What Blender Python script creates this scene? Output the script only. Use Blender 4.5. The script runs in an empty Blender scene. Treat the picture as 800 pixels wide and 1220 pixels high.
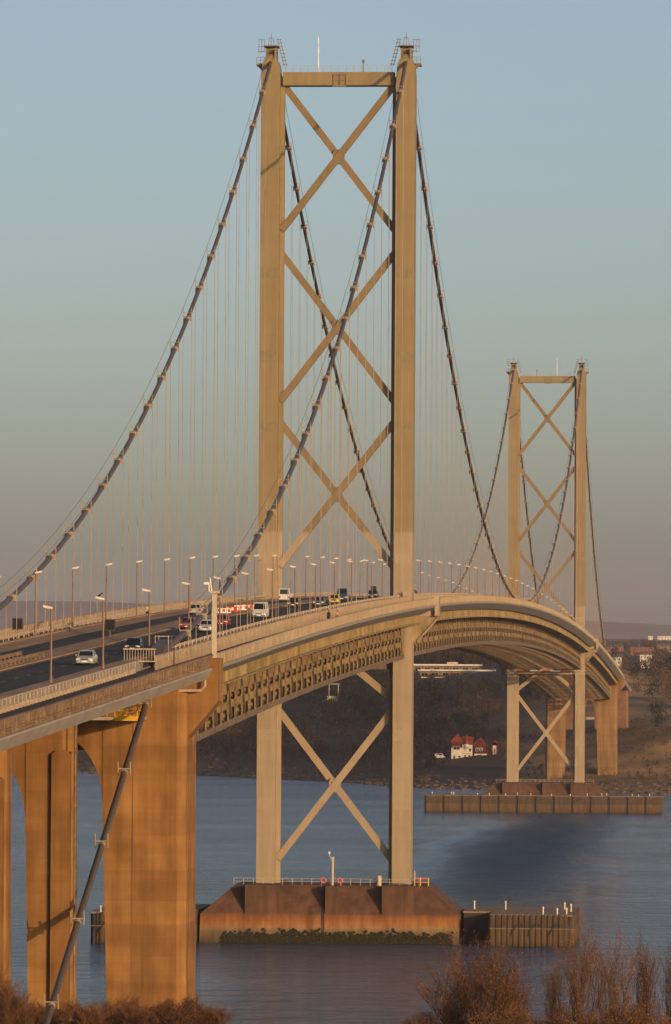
import bpy, math, random
import numpy as np
from mathutils import Vector, Matrix
random.seed(7); RNG = np.random.default_rng(7)
R = math.radians
scene = bpy.context.scene
COL = scene.collection

# ------------------------------------------------------------------ camera
CAM = Vector((73.80, -1002.1, 45.88)); YAW, PITCH, ROLL, FPX = 0.0737, 0.0291, 0.0059, 6821.4
cd = bpy.data.cameras.new('camera'); cam = bpy.data.objects.new('camera', cd); COL.objects.link(cam)
fw = Vector((-math.sin(YAW)*math.cos(PITCH), math.cos(YAW)*math.cos(PITCH), math.sin(PITCH)))
rt = Vector((math.cos(YAW), math.sin(YAW), 0)); up = rt.cross(fw)
c, s = math.cos(ROLL), math.sin(ROLL)
rt2 = rt*c + up*s; up2 = up*c - rt*s
rt2, up2 = (rt*c - up*(-s)), (up*c - rt*s)
m = Matrix((rt2, up2, -fw)).transposed().to_4x4(); m.translation = CAM
cam.matrix_world = m
cd.sensor_fit = 'HORIZONTAL'; cd.sensor_width = 36; cd.lens = FPX/800*36
cd.clip_start = 1; cd.clip_end = 60000
scene.camera = cam

# ------------------------------------------------------------------ world, sun, exposure
SUN_AZ, SUN_EL = 39.5, 9.0          # degrees east of south, elevation
w = bpy.data.worlds.new('World'); scene.world = w; w.use_nodes = True
nt = w.node_tree; bg = nt.nodes['Background']
sky = nt.nodes.new('ShaderNodeTexSky'); sky.sky_type = 'NISHITA'; sky.sun_disc = False
sky.sun_elevation = R(SUN_EL); sky.sun_rotation = R(180-SUN_AZ)
sky.air_density = 0.62; sky.dust_density = 2.4; sky.ozone_density = 0.4
nt.links.new(sky.outputs[0], bg.inputs[0]); bg.inputs[1].default_value = 0.145
sd = bpy.data.lights.new('sun', 'SUN'); sun = bpy.data.objects.new('sun', sd); COL.objects.link(sun)
sd.energy = 3.6; sd.angle = R(0.5); sd.color = (1.0, 0.62, 0.30)
sv = Vector((math.sin(R(SUN_AZ))*math.cos(R(SUN_EL)), -math.cos(R(SUN_AZ))*math.cos(R(SUN_EL)), math.sin(R(SUN_EL))))
sun.rotation_euler = sv.to_track_quat('Z', 'Y').to_euler(); sun.location = (200, -1200, 300)
vs = scene.view_settings; vs.view_transform = 'Standard'; vs.look = 'None'; vs.gamma = 1; vs.use_curve_mapping = False
vs.exposure = 0.0
scene.cycles.max_bounces = 6; scene.cycles.volume_bounces = 0; scene.cycles.transparent_max_bounces = 8

# ------------------------------------------------------------------ materials
MT = {}
def mat(name, col, col2=None, scale=1.0, rough=0.6, metal=0.0, bump=0.0, stretch=(1, 1, 1), spec=0.3, contrast=(0.35, 0.65), detail=5, bscale=None, bdist=0.05, emit=None):
    m = bpy.data.materials.new(name); m.use_nodes = True; n = m.node_tree; b = n.nodes['Principled BSDF']; L = n.links.new
    b.inputs['Roughness'].default_value = rough; b.inputs['Metallic'].default_value = metal
    b.inputs['Specular IOR Level'].default_value = spec
    geo = n.nodes.new('ShaderNodeNewGeometry'); mp = n.nodes.new('ShaderNodeMapping'); mp.inputs['Scale'].default_value = stretch
    L(geo.outputs['Position'], mp.inputs['Vector'])
    if col2 is None: col2 = tuple(v*0.82 for v in col)
    no = n.nodes.new('ShaderNodeTexNoise'); no.inputs['Scale'].default_value = scale; no.inputs['Detail'].default_value = detail
    L(mp.outputs[0], no.inputs['Vector'])
    rp = n.nodes.new('ShaderNodeValToRGB'); rp.color_ramp.elements[0].position = contrast[0]; rp.color_ramp.elements[1].position = contrast[1]
    rp.color_ramp.elements[0].color = (*col2, 1); rp.color_ramp.elements[1].color = (*col, 1)
    L(no.outputs[0], rp.inputs[0]); L(rp.outputs[0], b.inputs['Base Color'])
    if bump:
        n2 = n.nodes.new('ShaderNodeTexNoise'); n2.inputs['Scale'].default_value = bscale or scale*4; n2.inputs['Detail'].default_value = 4
        L(mp.outputs[0], n2.inputs['Vector'])
        bp = n.nodes.new('ShaderNodeBump'); bp.inputs['Strength'].default_value = bump; bp.inputs['Distance'].default_value = bdist
        L(n2.outputs[0], bp.inputs['Height']); L(bp.outputs[0], b.inputs['Normal'])
    if emit:
        b.inputs['Emission Color'].default_value = (*emit[0], 1); b.inputs['Emission Strength'].default_value = emit[1]
    MT[name] = m; return m
def zmix(m, stops, jitter=0.6, jscale=0.4):
    """layers of colour by height above the water: [(z, colour), ...] multiplied over the material's own mottling"""
    n = m.node_tree; L = n.links.new; b = n.nodes['Principled BSDF']
    src = b.inputs['Base Color'].links[0].from_socket
    geo = n.nodes.new('ShaderNodeNewGeometry'); sp = n.nodes.new('ShaderNodeSeparateXYZ'); L(geo.outputs['Position'], sp.inputs[0])
    no = n.nodes.new('ShaderNodeTexNoise'); no.inputs['Scale'].default_value = jscale; no.inputs['Detail'].default_value = 4
    ma = n.nodes.new('ShaderNodeMath'); ma.operation = 'MULTIPLY_ADD'; L(no.outputs[0], ma.inputs[0]); ma.inputs[1].default_value = jitter*2
    L(sp.outputs[2], ma.inputs[2])
    z0, z1 = stops[0][0], stops[-1][0]
    mr = n.nodes.new('ShaderNodeMapRange'); mr.inputs[1].default_value = z0+jitter; mr.inputs[2].default_value = z1+jitter; L(ma.outputs[0], mr.inputs[0])
    rp = n.nodes.new('ShaderNodeValToRGB'); e = rp.color_ramp.elements
    while len(e) < len(stops): e.new(0.5)
    for k, (z, cc) in enumerate(stops):
        e[k].position = (z-z0)/(z1-z0); e[k].color = (*cc, 1)
    L(mr.outputs[0], rp.inputs[0])
    mx = n.nodes.new('ShaderNodeMix'); mx.data_type = 'RGBA'; mx.blend_type = 'MULTIPLY'; mx.inputs[0].default_value = 1
    L(src, mx.inputs[6]); L(rp.outputs[0], mx.inputs[7]); L(mx.outputs[2], b.inputs['Base Color'])

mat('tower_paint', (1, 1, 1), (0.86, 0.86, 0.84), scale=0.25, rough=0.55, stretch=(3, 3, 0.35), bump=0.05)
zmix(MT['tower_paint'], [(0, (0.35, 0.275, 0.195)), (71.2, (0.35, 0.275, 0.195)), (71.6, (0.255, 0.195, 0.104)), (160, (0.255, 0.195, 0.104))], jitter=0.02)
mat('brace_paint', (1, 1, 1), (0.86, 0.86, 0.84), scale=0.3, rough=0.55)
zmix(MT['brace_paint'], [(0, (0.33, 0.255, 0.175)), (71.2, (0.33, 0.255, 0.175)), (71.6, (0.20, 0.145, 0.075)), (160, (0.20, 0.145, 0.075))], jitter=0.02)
mat('patch_paint', (0.225, 0.18, 0.105), (0.18, 0.145, 0.085), scale=1.2, rough=0.6)
mat('patch_pale', (0.345, 0.265, 0.185), (0.32, 0.25, 0.175), scale=1.2, rough=0.6)
mat('dark_paint', (0.20, 0.15, 0.12), (0.13, 0.10, 0.08), scale=2, rough=0.5)
mat('cable_paint', (0.095, 0.075, 0.062), (0.07, 0.055, 0.047), scale=1.5, rough=0.5)
mat('clamp_paint', (0.38, 0.30, 0.21), (0.28, 0.22, 0.155), scale=3, rough=0.6)
mat('hanger_steel', (0.36, 0.28, 0.21), (0.28, 0.22, 0.16), scale=0.5, rough=0.6)
mat('truss_paint', (0.28, 0.20, 0.105), (0.14, 0.095, 0.052), scale=0.6, rough=0.65, contrast=(0.3, 0.7))
mat('frame_shade', (0.07, 0.05, 0.032), (0.04, 0.03, 0.02), scale=0.5, rough=0.7)  # cross frames coloured near-black to stand for the shade inside the truss
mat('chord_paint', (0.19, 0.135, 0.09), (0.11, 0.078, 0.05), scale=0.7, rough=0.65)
mat('edge_plate', (0.31, 0.235, 0.125), (0.17, 0.125, 0.065), scale=0.8, rough=0.65, stretch=(1, 0.6, 0.3))
mat('parapet_paint', (0.41, 0.325, 0.235), (0.33, 0.26, 0.19), scale=0.9, rough=0.6)
mat('soffit', (0.30, 0.27, 0.25), (0.23, 0.21, 0.19), scale=0.4, rough=0.8)
mat('asphalt', (0.055, 0.050, 0.046), (0.035, 0.033, 0.031), scale=0.5, rough=0.9, stretch=(1.5, 0.15, 1), spec=0.15)
mat('brown_surfacing', (0.36, 0.225, 0.13), (0.25, 0.155, 0.09), scale=0.5, rough=0.9, stretch=(1.5, 0.15, 1), spec=0.15)
mat('path_surface', (0.085, 0.07, 0.06), (0.06, 0.05, 0.045), scale=0.6, rough=0.9, spec=0.15)
mat('line_paint', (0.35, 0.33, 0.30), (0.2, 0.19, 0.18), scale=3, rough=0.7)
mat('rail_brown', (0.30, 0.20, 0.12), (0.19, 0.125, 0.08), scale=0.9, rough=0.7, stretch=(1, 0.5, 2))
mat('rail_steel', (0.46, 0.37, 0.28), (0.33, 0.26, 0.2), scale=1.5, rough=0.55)
mat('concrete', (0.36, 0.192, 0.066), (0.20, 0.098, 0.030), scale=0.28, rough=0.85, stretch=(1.2, 1.2, 0.7), bump=0.25, contrast=(0.28, 0.7), detail=8, bscale=1.2)
mat('drip_stain', (0.17, 0.10, 0.045), (0.10, 0.06, 0.03), scale=0.4, rough=0.9, stretch=(1, 1, 0.3))
mat('concrete_pale', (0.52, 0.40, 0.25), (0.40, 0.29, 0.17), scale=0.4, rough=0.85, stretch=(1.6, 1.6, 0.3))
mat('concrete_far', (0.33, 0.205, 0.095), (0.23, 0.14, 0.06), scale=0.2, rough=0.9, stretch=(1.6, 1.6, 0.3))
mat('fascia', (0.30, 0.27, 0.25), (0.24, 0.21, 0.19), scale=0.6, rough=0.8, stretch=(1, 0.4, 1))
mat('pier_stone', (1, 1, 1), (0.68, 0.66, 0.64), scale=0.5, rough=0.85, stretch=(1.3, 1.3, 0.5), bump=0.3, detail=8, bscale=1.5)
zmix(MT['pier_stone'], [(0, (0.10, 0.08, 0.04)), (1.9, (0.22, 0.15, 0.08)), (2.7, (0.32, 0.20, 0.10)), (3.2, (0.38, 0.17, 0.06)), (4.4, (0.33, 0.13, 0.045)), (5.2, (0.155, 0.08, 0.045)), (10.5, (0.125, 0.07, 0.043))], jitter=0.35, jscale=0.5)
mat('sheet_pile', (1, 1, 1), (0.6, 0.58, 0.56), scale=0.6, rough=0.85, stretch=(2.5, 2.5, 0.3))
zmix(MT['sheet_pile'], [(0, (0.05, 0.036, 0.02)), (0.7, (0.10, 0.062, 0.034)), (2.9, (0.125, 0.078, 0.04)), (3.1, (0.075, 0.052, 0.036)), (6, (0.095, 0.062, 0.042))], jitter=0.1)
mat('fender_top', (0.25, 0.18, 0.13), (0.16, 0.12, 0.09), scale=0.5, rough=0.9)
mat('pile_shade', (0.05, 0.042, 0.036), (0.03, 0.026, 0.022), scale=0.5, rough=0.9)
mat('seaweed', (0.030, 0.028, 0.010), (0.012, 0.012, 0.005), scale=3, rough=0.95)
mat('white_paint', (0.80, 0.76, 0.70), (0.66, 0.62, 0.56), scale=1.5, rough=0.5)
mat('red_paint', (0.50, 0.05, 0.03), (0.36, 0.035, 0.02), scale=2, rough=0.5)
mat('dark_red', (0.11, 0.014, 0.012), (0.07, 0.009, 0.008), scale=1, rough=0.8)
mat('roof_red', (0.25, 0.04, 0.022), (0.15, 0.025, 0.015), scale=0.9, rough=0.8)
mat('orange_paint', (0.75, 0.16, 0.03), (0.6, 0.12, 0.02), scale=2, rough=0.5)
mat('yellow_paint', (0.72, 0.45, 0.03), (0.55, 0.33, 0.02), scale=2, rough=0.5)
mat('hivis', (0.55, 0.60, 0.04), (0.4, 0.45, 0.03), scale=3, rough=0.7)
mat('black_cloth', (0.012, 0.012, 0.014), None, scale=3, rough=0.9)
mat('tan_cloth', (0.42, 0.25, 0.16), None, scale=3, rough=0.9)
mat('blue_cloth', (0.03, 0.04, 0.07), None, scale=3, rough=0.9)
mat('skin', (0.5, 0.30, 0.2), None, scale=3, rough=0.6)
mat('hair', (0.04, 0.025, 0.015), None, scale=5, rough=0.8)
mat('tyre', (0.012, 0.012, 0.012), None, scale=3, rough=0.9)
mat('rim', (0.45, 0.44, 0.42), None, scale=2, rough=0.35, metal=0.7)
mat('glass', (0.012, 0.014, 0.017), (0.01, 0.012, 0.014), scale=1, rough=0.08, spec=0.6)
mat('lamp_glass', (0.82, 0.80, 0.74), None, scale=2, rough=0.15, spec=0.6)
mat('tail_glass', (0.45, 0.02, 0.015), None, scale=2, rough=0.2, spec=0.6)
mat('amber_glass', (0.8, 0.3, 0.03), None, scale=2, rough=0.2, spec=0.6)
mat('plate_white', (0.8, 0.8, 0.76), None, scale=2, rough=0.5)
mat('plate_yellow', (0.7, 0.5, 0.05), None, scale=2, rough=0.5)
mat('car_trim', (0.03, 0.03, 0.03), None, scale=2, rough=0.6)
for nm, cc in (('silver', (0.42, 0.43, 0.41)), ('navy', (0.018, 0.022, 0.06)), ('car_red', (0.30, 0.012, 0.02)), ('pale_silver', (0.55, 0.56, 0.58)), ('van_white', (0.75, 0.74, 0.72)), ('dark_green', (0.02, 0.03, 0.03)), ('slate_blue', (0.06, 0.11, 0.17)), ('taxi_yellow', (0.62, 0.40, 0.03)), ('mid_blue', (0.06, 0.14, 0.24))):
    mat('paint_'+nm, cc, tuple(v*0.93 for v in cc), scale=1, rough=0.28, metal=0.25, spec=0.5)
mat('sign_back', (0.06, 0.052, 0.04), (0.04, 0.036, 0.03), scale=2, rough=0.6)
mat('lamp_head', (0.70, 0.62, 0.52), (0.6, 0.52, 0.44), scale=3, rough=0.45)
mat('lamp_pole', (0.20, 0.13, 0.085), (0.14, 0.09, 0.06), scale=2, rough=0.5)
mat('pole_pale', (0.48, 0.41, 0.33), (0.40, 0.34, 0.27), scale=2, rough=0.5)
mat('twig', (0.15, 0.076, 0.036), (0.085, 0.043, 0.022), scale=1.5, rough=0.9)
mat('twig_dark', (0.075, 0.05, 0.03), (0.045, 0.03, 0.02), scale=1.5, rough=0.9)
mat('orange_leaf', (0.42, 0.19, 0.035), (0.26, 0.10, 0.02), scale=2, rough=0.8)
mat('rust_leaf', (0.25, 0.10, 0.035), (0.14, 0.055, 0.02), scale=1, rough=0.9)
mat('wood_brown', (0.055, 0.034, 0.015), (0.012, 0.010, 0.006), scale=0.035, rough=0.95, contrast=(0.38, 0.62))
mat('wood_green', (0.028, 0.029, 0.012), (0.008, 0.009, 0.005), scale=0.05, rough=0.95)
mat('evergreen', (0.009, 0.013, 0.007), (0.005, 0.008, 0.005), scale=0.3, rough=0.95)
mat('bark', (0.10, 0.07, 0.045), (0.06, 0.04, 0.028), scale=1, rough=0.95)
mat('hill_ground', (0.34, 0.20, 0.085), (0.10, 0.07, 0.032), scale=0.022, rough=0.95, contrast=(0.38, 0.62), detail=8)
def wood_floor(m):
    n = m.node_tree; L = n.links.new; b = n.nodes['Principled BSDF']; src = b.inputs['Base Color'].links[0].from_socket
    geo = n.nodes.new('ShaderNodeNewGeometry'); sp = n.nodes.new('ShaderNodeSeparateXYZ'); L(geo.outputs['Position'], sp.inputs[0])
    no = n.nodes.new('ShaderNodeTexNoise'); no.inputs['Scale'].default_value = 0.03; no.inputs['Detail'].default_value = 5
    ma = n.nodes.new('ShaderNodeMath'); ma.operation = 'MULTIPLY_ADD'; L(no.outputs[0], ma.inputs[0]); ma.inputs[1].default_value = 60; L(sp.outputs[0], ma.inputs[2])
    mr = n.nodes.new('ShaderNodeMapRange'); L(ma.outputs[0], mr.inputs[0]); mr.inputs[1].default_value = -8; mr.inputs[2].default_value = 12
    mx = n.nodes.new('ShaderNodeMix'); mx.data_type = 'RGBA'; L(mr.outputs[0], mx.inputs[0]); mx.inputs[6].default_value = (0.030, 0.021, 0.012, 1); L(src, mx.inputs[7]); L(mx.outputs[2], b.inputs['Base Color'])
wood_floor(MT['hill_ground'])          # leaf litter darkened for the shade under the wood, grass on the open slope
mat('tree_rust', (0.12, 0.062, 0.024), (0.05, 0.03, 0.014), scale=0.15, rough=0.95)
mat('scrub', (0.08, 0.05, 0.024), (0.035, 0.027, 0.014), scale=0.1, rough=0.95)
mat('rock', (0.13, 0.10, 0.07), (0.05, 0.04, 0.03), scale=0.3, rough=0.95, contrast=(0.4, 0.6))
mat('south_ground', (0.13, 0.08, 0.035), (0.07, 0.05, 0.025), scale=0.12, rough=0.95)
mat('far_field', (0.16, 0.11, 0.065), (0.07, 0.06, 0.04), scale=0.004, rough=0.95, contrast=(0.4, 0.6), detail=8)
mat('far_hill', (0.17, 0.14, 0.11), (0.11, 0.095, 0.075), scale=0.0012, rough=0.95, detail=8)
mat('house_wall', (0.60, 0.56, 0.50), (0.46, 0.42, 0.37), scale=0.5, rough=0.8)
mat('cream_wall', (0.58, 0.46, 0.30), (0.46, 0.36, 0.24), scale=0.4, rough=0.8)
mat('brick_wall', (0.30, 0.12, 0.065), (0.22, 0.085, 0.05), scale=0.6, rough=0.9)
mat('red_stone', (0.19, 0.10, 0.06), (0.13, 0.07, 0.045), scale=0.6, rough=0.9)
mat('brown_wall', (0.20, 0.14, 0.09), (0.14, 0.10, 0.07), scale=0.6, rough=0.9)
mat('grey_roof', (0.12, 0.11, 0.10), (0.08, 0.075, 0.07), scale=0.6, rough=0.8)
mat('pale_roof', (0.62, 0.58, 0.52), (0.52, 0.48, 0.42), scale=0.4, rough=0.6)
mat('shed_grey', (0.20, 0.21, 0.23), (0.15, 0.16, 0.17), scale=0.5, rough=0.7)

def streaks(m, scale, stretch, lo, amount):
    """run-off streaks and pour bands over a material's own colour"""
    n = m.node_tree; L = n.links.new; b = n.nodes['Principled BSDF']; src = b.inputs['Base Color'].links[0].from_socket
    geo = n.nodes.new('ShaderNodeNewGeometry')
    for st, sc, am in ((stretch, scale, amount), ((0.02, 0.02, 0.6), 0.55, amount*0.6)):
        mp = n.nodes.new('ShaderNodeMapping'); mp.inputs['Scale'].default_value = st; L(geo.outputs['Position'], mp.inputs['Vector'])
        no = n.nodes.new('ShaderNodeTexNoise'); no.inputs['Scale'].default_value = sc; no.inputs['Detail'].default_value = 6; no.inputs['Roughness'].default_value = 0.65; L(mp.outputs[0], no.inputs['Vector'])
        rp = n.nodes.new('ShaderNodeValToRGB'); rp.color_ramp.elements[0].position = 0.36; rp.color_ramp.elements[1].position = 0.6
        rp.color_ramp.elements[0].color = (*lo, 1); rp.color_ramp.elements[1].color = (1, 1, 1, 1); L(no.outputs[0], rp.inputs[0])
        mx = n.nodes.new('ShaderNodeMix'); mx.data_type = 'RGBA'; mx.blend_type = 'MULTIPLY'; mx.inputs[0].default_value = am
        L(src, mx.inputs[6]); L(rp.outputs[0], mx.inputs[7]); src = mx.outputs[2]
    L(src, b.inputs['Base Color'])
streaks(MT['concrete'], 0.55, (1.3, 1.3, 0.06), (0.5, 0.45, 0.36), 0.6)
def lift_tone(m):
    n = m.node_tree; L = n.links.new; b = n.nodes['Principled BSDF']; src = b.inputs['Base Color'].links[0].from_socket
    oi = n.nodes.new('ShaderNodeObjectInfo'); rp = n.nodes.new('ShaderNodeValToRGB'); rp.color_ramp.elements[0].color = (0.86, 0.83, 0.78, 1); rp.color_ramp.elements[1].color = (1.06, 1.05, 1.03, 1)
    L(oi.outputs['Random'], rp.inputs[0]); mx = n.nodes.new('ShaderNodeMix'); mx.data_type = 'RGBA'; mx.blend_type = 'MULTIPLY'; mx.inputs[0].default_value = 1
    L(src, mx.inputs[6]); L(rp.outputs[0], mx.inputs[7]); L(mx.outputs[2], b.inputs['Base Color'])
lift_tone(MT['concrete']); lift_tone(MT['concrete_far'])
streaks(MT['concrete_far'], 0.6, (1.3, 1.3, 0.05), (0.55, 0.5, 0.45), 0.8)
streaks(MT['tower_paint'], 0.8, (1.5, 1.5, 0.02), (0.84, 0.82, 0.78), 0.6)
streaks(MT['pier_stone'], 0.5, (1.4, 1.4, 0.12), (0.55, 0.5, 0.45), 0.7)
streaks(MT['rail_brown'], 1.2, (1.5, 1.5, 0.8), (0.6, 0.55, 0.5), 0.8)
streaks(MT['parapet_paint'], 0.9, (1.5, 0.8, 0.1), (0.78, 0.74, 0.68), 0.7)
def mix_material_water():
    m = bpy.data.materials.new('sea_water'); m.use_nodes = True; n = m.node_tree; b = n.nodes['Principled BSDF']; L = n.links.new
    b.inputs['Base Color'].default_value = (0.018, 0.058, 0.115, 1); b.inputs['IOR'].default_value = 1.33; b.inputs['Specular IOR Level'].default_value = 0.5
    geo = n.nodes.new('ShaderNodeNewGeometry')
    def noise(sc, stretch, det=4, rot=0.0):
        mp = n.nodes.new('ShaderNodeMapping'); mp.inputs['Scale'].default_value = stretch; mp.inputs['Rotation'].default_value = (0, 0, rot)
        L(geo.outputs['Position'], mp.inputs['Vector'])
        t = n.nodes.new('ShaderNodeTexNoise'); t.inputs['Scale'].default_value = sc; t.inputs['Detail'].default_value = det
        L(mp.outputs[0], t.inputs['Vector']); return t
    a = noise(0.55, (1, 1, 1), 6, 0.3); a2 = noise(0.09, (1, 1.6, 1), 5, -0.2)
    wind = noise(0.0075, (0.55, 1.5, 1), 5, 0.25)            # bands of wind on the firth
    # a gust that ruffles the water between the piers: rougher, so it mirrors less of the sky
    mp = n.nodes.new('ShaderNodeMapping'); mp.vector_type = 'TEXTURE'
    mp.inputs['Location'].default_value = (11, 560, 0); mp.inputs['Scale'].default_value = (30, 560, 10); mp.inputs['Rotation'].default_value = (0, 0, R(0.4))
    L(geo.outputs['Position'], mp.inputs['Vector'])
    gr = n.nodes.new('ShaderNodeTexGradient'); gr.gradient_type = 'SPHERICAL'
    wob = noise(0.03, (1.6, 0.22, 1), 4); va = n.nodes.new('ShaderNodeVectorMath'); va.operation = 'MULTIPLY_ADD'; L(wob.outputs[1], va.inputs[0]); va.inputs[1].default_value = (1.1, 0.7, 0); va.inputs[2].default_value = (-0.55, -0.35, 0)
    vb = n.nodes.new('ShaderNodeVectorMath'); L(mp.outputs[0], vb.inputs[0]); L(va.outputs[0], vb.inputs[1]); L(vb.outputs[0], gr.inputs[0])
    add = n.nodes.new('ShaderNodeMath'); add.operation = 'ADD'; L(a.outputs[0], add.inputs[0])
    m2 = n.nodes.new('ShaderNodeMath'); m2.operation = 'MULTIPLY'; m2.inputs[1].default_value = 3.0; L(a2.outputs[0], m2.inputs[0]); L(m2.outputs[0], add.inputs[1])
    st = n.nodes.new('ShaderNodeMapRange'); L(wind.outputs[0], st.inputs[0]); st.inputs[1].default_value = 0.35; st.inputs[2].default_value = 0.65
    st.inputs[3].default_value = 0.38; st.inputs[4].default_value = 0.8
    inv = n.nodes.new('ShaderNodeMapRange'); L(gr.outputs[1], inv.inputs[0]); inv.inputs[1].default_value = 0.0; inv.inputs[2].default_value = 0.85; inv.inputs[3].default_value = 1; inv.inputs[4].default_value = 0.9
    pr = n.nodes.new('ShaderNodeMath'); pr.operation = 'MULTIPLY'; L(st.outputs[0], pr.inputs[0]); L(inv.outputs[0], pr.inputs[1])
    bp = n.nodes.new('ShaderNodeBump'); bp.inputs['Distance'].default_value = 1.4; L(add.outputs[0], bp.inputs['Height']); L(pr.outputs[0], bp.inputs['Strength'])
    L(bp.outputs[0], b.inputs['Normal'])
    rg = n.nodes.new('ShaderNodeMapRange'); L(inv.outputs[0], rg.inputs[0]); rg.inputs[3].default_value = 0.5; rg.inputs[1].default_value = 0.9; rg.inputs[4].default_value = 0.12; L(rg.outputs[0], b.inputs['Roughness'])
    MT['sea_water'] = m
mix_material_water()

# ------------------------------------------------------------------ mesh helpers
WL = {}                                  # world location of every parent
class MB:
    def __init__(s): s.v = []; s.f = []
    def add(s, vs, fs):
        o = len(s.v); s.v += [tuple(p) for p in vs]; s.f += [tuple(i+o for i in f) for f in fs]; return s
    def box(s, x0, x1, y0, y1, z0, z1):
        return s.add([(x0, y0, z0), (x1, y0, z0), (x1, y1, z0), (x0, y1, z0), (x0, y0, z1), (x1, y0, z1), (x1, y1, z1), (x0, y1, z1)],
                     [(3, 2, 1, 0), (4, 5, 6, 7), (0, 1, 5, 4), (1, 2, 6, 5), (2, 3, 7, 6), (3, 0, 4, 7)])
    def beam(s, p, q, wa, wb, ref=(0, 0, 1)):
        p = Vector(p); q = Vector(q); d = (q-p).normalized(); r = Vector(ref)
        if abs(d.dot(r)) > 0.99: r = Vector((1, 0, 0))
        a = d.cross(r).normalized()*(wa/2); b = a.cross(d).normalized()*(wb/2)
        vs = [e+sa*a+sb*b for e in (p, q) for sa, sb in ((-1, -1), (1, -1), (1, 1), (-1, 1))]
        return s.add(vs, [(0, 1, 2, 3), (7, 6, 5, 4), (0, 4, 5, 1), (1, 5, 6, 2), (2, 6, 7, 3), (3, 7, 4, 0)])
    def tube(s, pts, rad, n=8, cap=True):
        pts = [Vector(p) for p in pts]; rs = rad if isinstance(rad, (list, tuple)) else [rad]*len(pts)
        vs = []; fs = []
        for i, p in enumerate(pts):
            d = (pts[min(i+1, len(pts)-1)]-pts[max(i-1, 0)]).normalized()
            r = Vector((1, 0, 0)) if abs(d.x) < 0.9 else Vector((0, 1, 0))
            a = d.cross(r).normalized(); b = d.cross(a)
            for k in range(n):
                t = 2*math.pi*k/n; vs.append(p+(a*math.cos(t)+b*math.sin(t))*rs[i])
        for i in range(len(pts)-1):
            for k in range(n):
                fs.append((i*n+k, i*n+(k+1) % n, (i+1)*n+(k+1) % n, (i+1)*n+k))
        if cap: fs += [tuple(range(n))[::-1], tuple((len(pts)-1)*n+k for k in range(n))]
        return s.add(vs, fs)
    def prism(s, poly, axis, a0, a1):
        """poly: 2-D outline in the two other axes, extruded along axis"""
        n = len(poly); mk = {'x': lambda p, t: (t, p[0], p[1]), 'y': lambda p, t: (p[0], t, p[1]), 'z': lambda p, t: (p[0], p[1], t)}[axis]
        vs = [mk(p, a0) for p in poly]+[mk(p, a1) for p in poly]
        return s.add(vs, [tuple(range(n))[::-1], tuple(range(n, 2*n))]+[(i, (i+1) % n, n+(i+1) % n, n+i) for i in range(n)])
    def loft(s, rings, cap=True):
        n = len(rings[0]); vs = [p for r in rings for p in r]; fs = []
        for i in range(len(rings)-1):
            for k in range(n): fs.append((i*n+k, i*n+(k+1) % n, (i+1)*n+(k+1) % n, (i+1)*n+k))
        if cap: fs += [tuple(range(n))[::-1], tuple((len(rings)-1)*n+k for k in range(n))]
        return s.add(vs, fs)
    def sweep(s, poly, ys, zf):
        return s.loft([[(x, y, zf(y)+dz) for x, dz in poly] for y in ys])
    def ball(s, c0, r, n=8, m=5):
        rs = r if isinstance(r, (list, tuple)) else (r, r, r)
        rings = []
        for i in range(m+1):
            t = math.pi*i/m; q = max(math.sin(t), 0.02)
            rings.append([(c0[0]+rs[0]*q*math.cos(2*math.pi*k/n), c0[1]+rs[1]*q*math.sin(2*math.pi*k/n), c0[2]+rs[2]*math.cos(t)) for k in range(n)])
        return s.loft(rings)
    def mesh(s, name, mt, off=(0, 0, 0)):
        me = bpy.data.meshes.new(name)
        ox, oy, oz = off
        me.from_pydata([(x-ox, y-oy, z-oz) for x, y, z in s.v], [], s.f)
        import bmesh
        if len(s.f) < 60000:
            bm = bmesh.new(); bm.from_mesh(me); bmesh.ops.recalc_face_normals(bm, faces=bm.faces); bm.to_mesh(me); bm.free()
        for q in (mt if isinstance(mt, (list, tuple)) else [mt]): me.materials.append(MT[q])
        return me
    def build(s, name, mt, parent=None, smooth=False, loc=None, **kw):
        """verts in world coordinates; the object's origin is its parent's place (or loc)"""
        off = loc if loc is not None else (WL[parent.name] if parent else (0, 0, 0))
        o = bpy.data.objects.new(name, s.mesh(name, mt, off)); COL.objects.link(o)
        WL[o.name] = tuple(off)
        if parent:
            o.parent = parent; pw = WL[parent.name]; o.location = tuple(off[i]-pw[i] for i in range(3))
        else: o.location = off
        if smooth:
            for p in o.data.polygons: p.use_smooth = True
        tag(o, **kw); return o
def tag(o, label=None, cat=None, group=None, kind=None):
    if label: o['label'] = label
    if cat: o['category'] = cat
    if group: o['group'] = group
    if kind: o['kind'] = kind
    return o
def thing(name, loc, label, cat, group=None):
    o = bpy.data.objects.new(name, None); COL.objects.link(o); o.location = loc; o.empty_display_size = 0.5
    WL[o.name] = tuple(loc); return tag(o, label, cat, group)
def inst(name, me, parent, loc, rot=(0, 0, 0), scale=(1, 1, 1)):
    """an object sharing mesh data, at a world position under its parent"""
    o = bpy.data.objects.new(name, me); COL.objects.link(o); pw = WL[parent.name]
    o.parent = parent; o.location = tuple(loc[i]-pw[i] for i in range(3)); o.rotation_euler = rot; o.scale = scale
    WL[o.name] = tuple(loc); return o
def copy_tree(o, parent=None):
    q = o.copy(); COL.objects.link(q); q.parent = parent; WL[q.name] = WL[o.name]
    for ch in o.children: copy_tree(ch, q)
    return q

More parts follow.
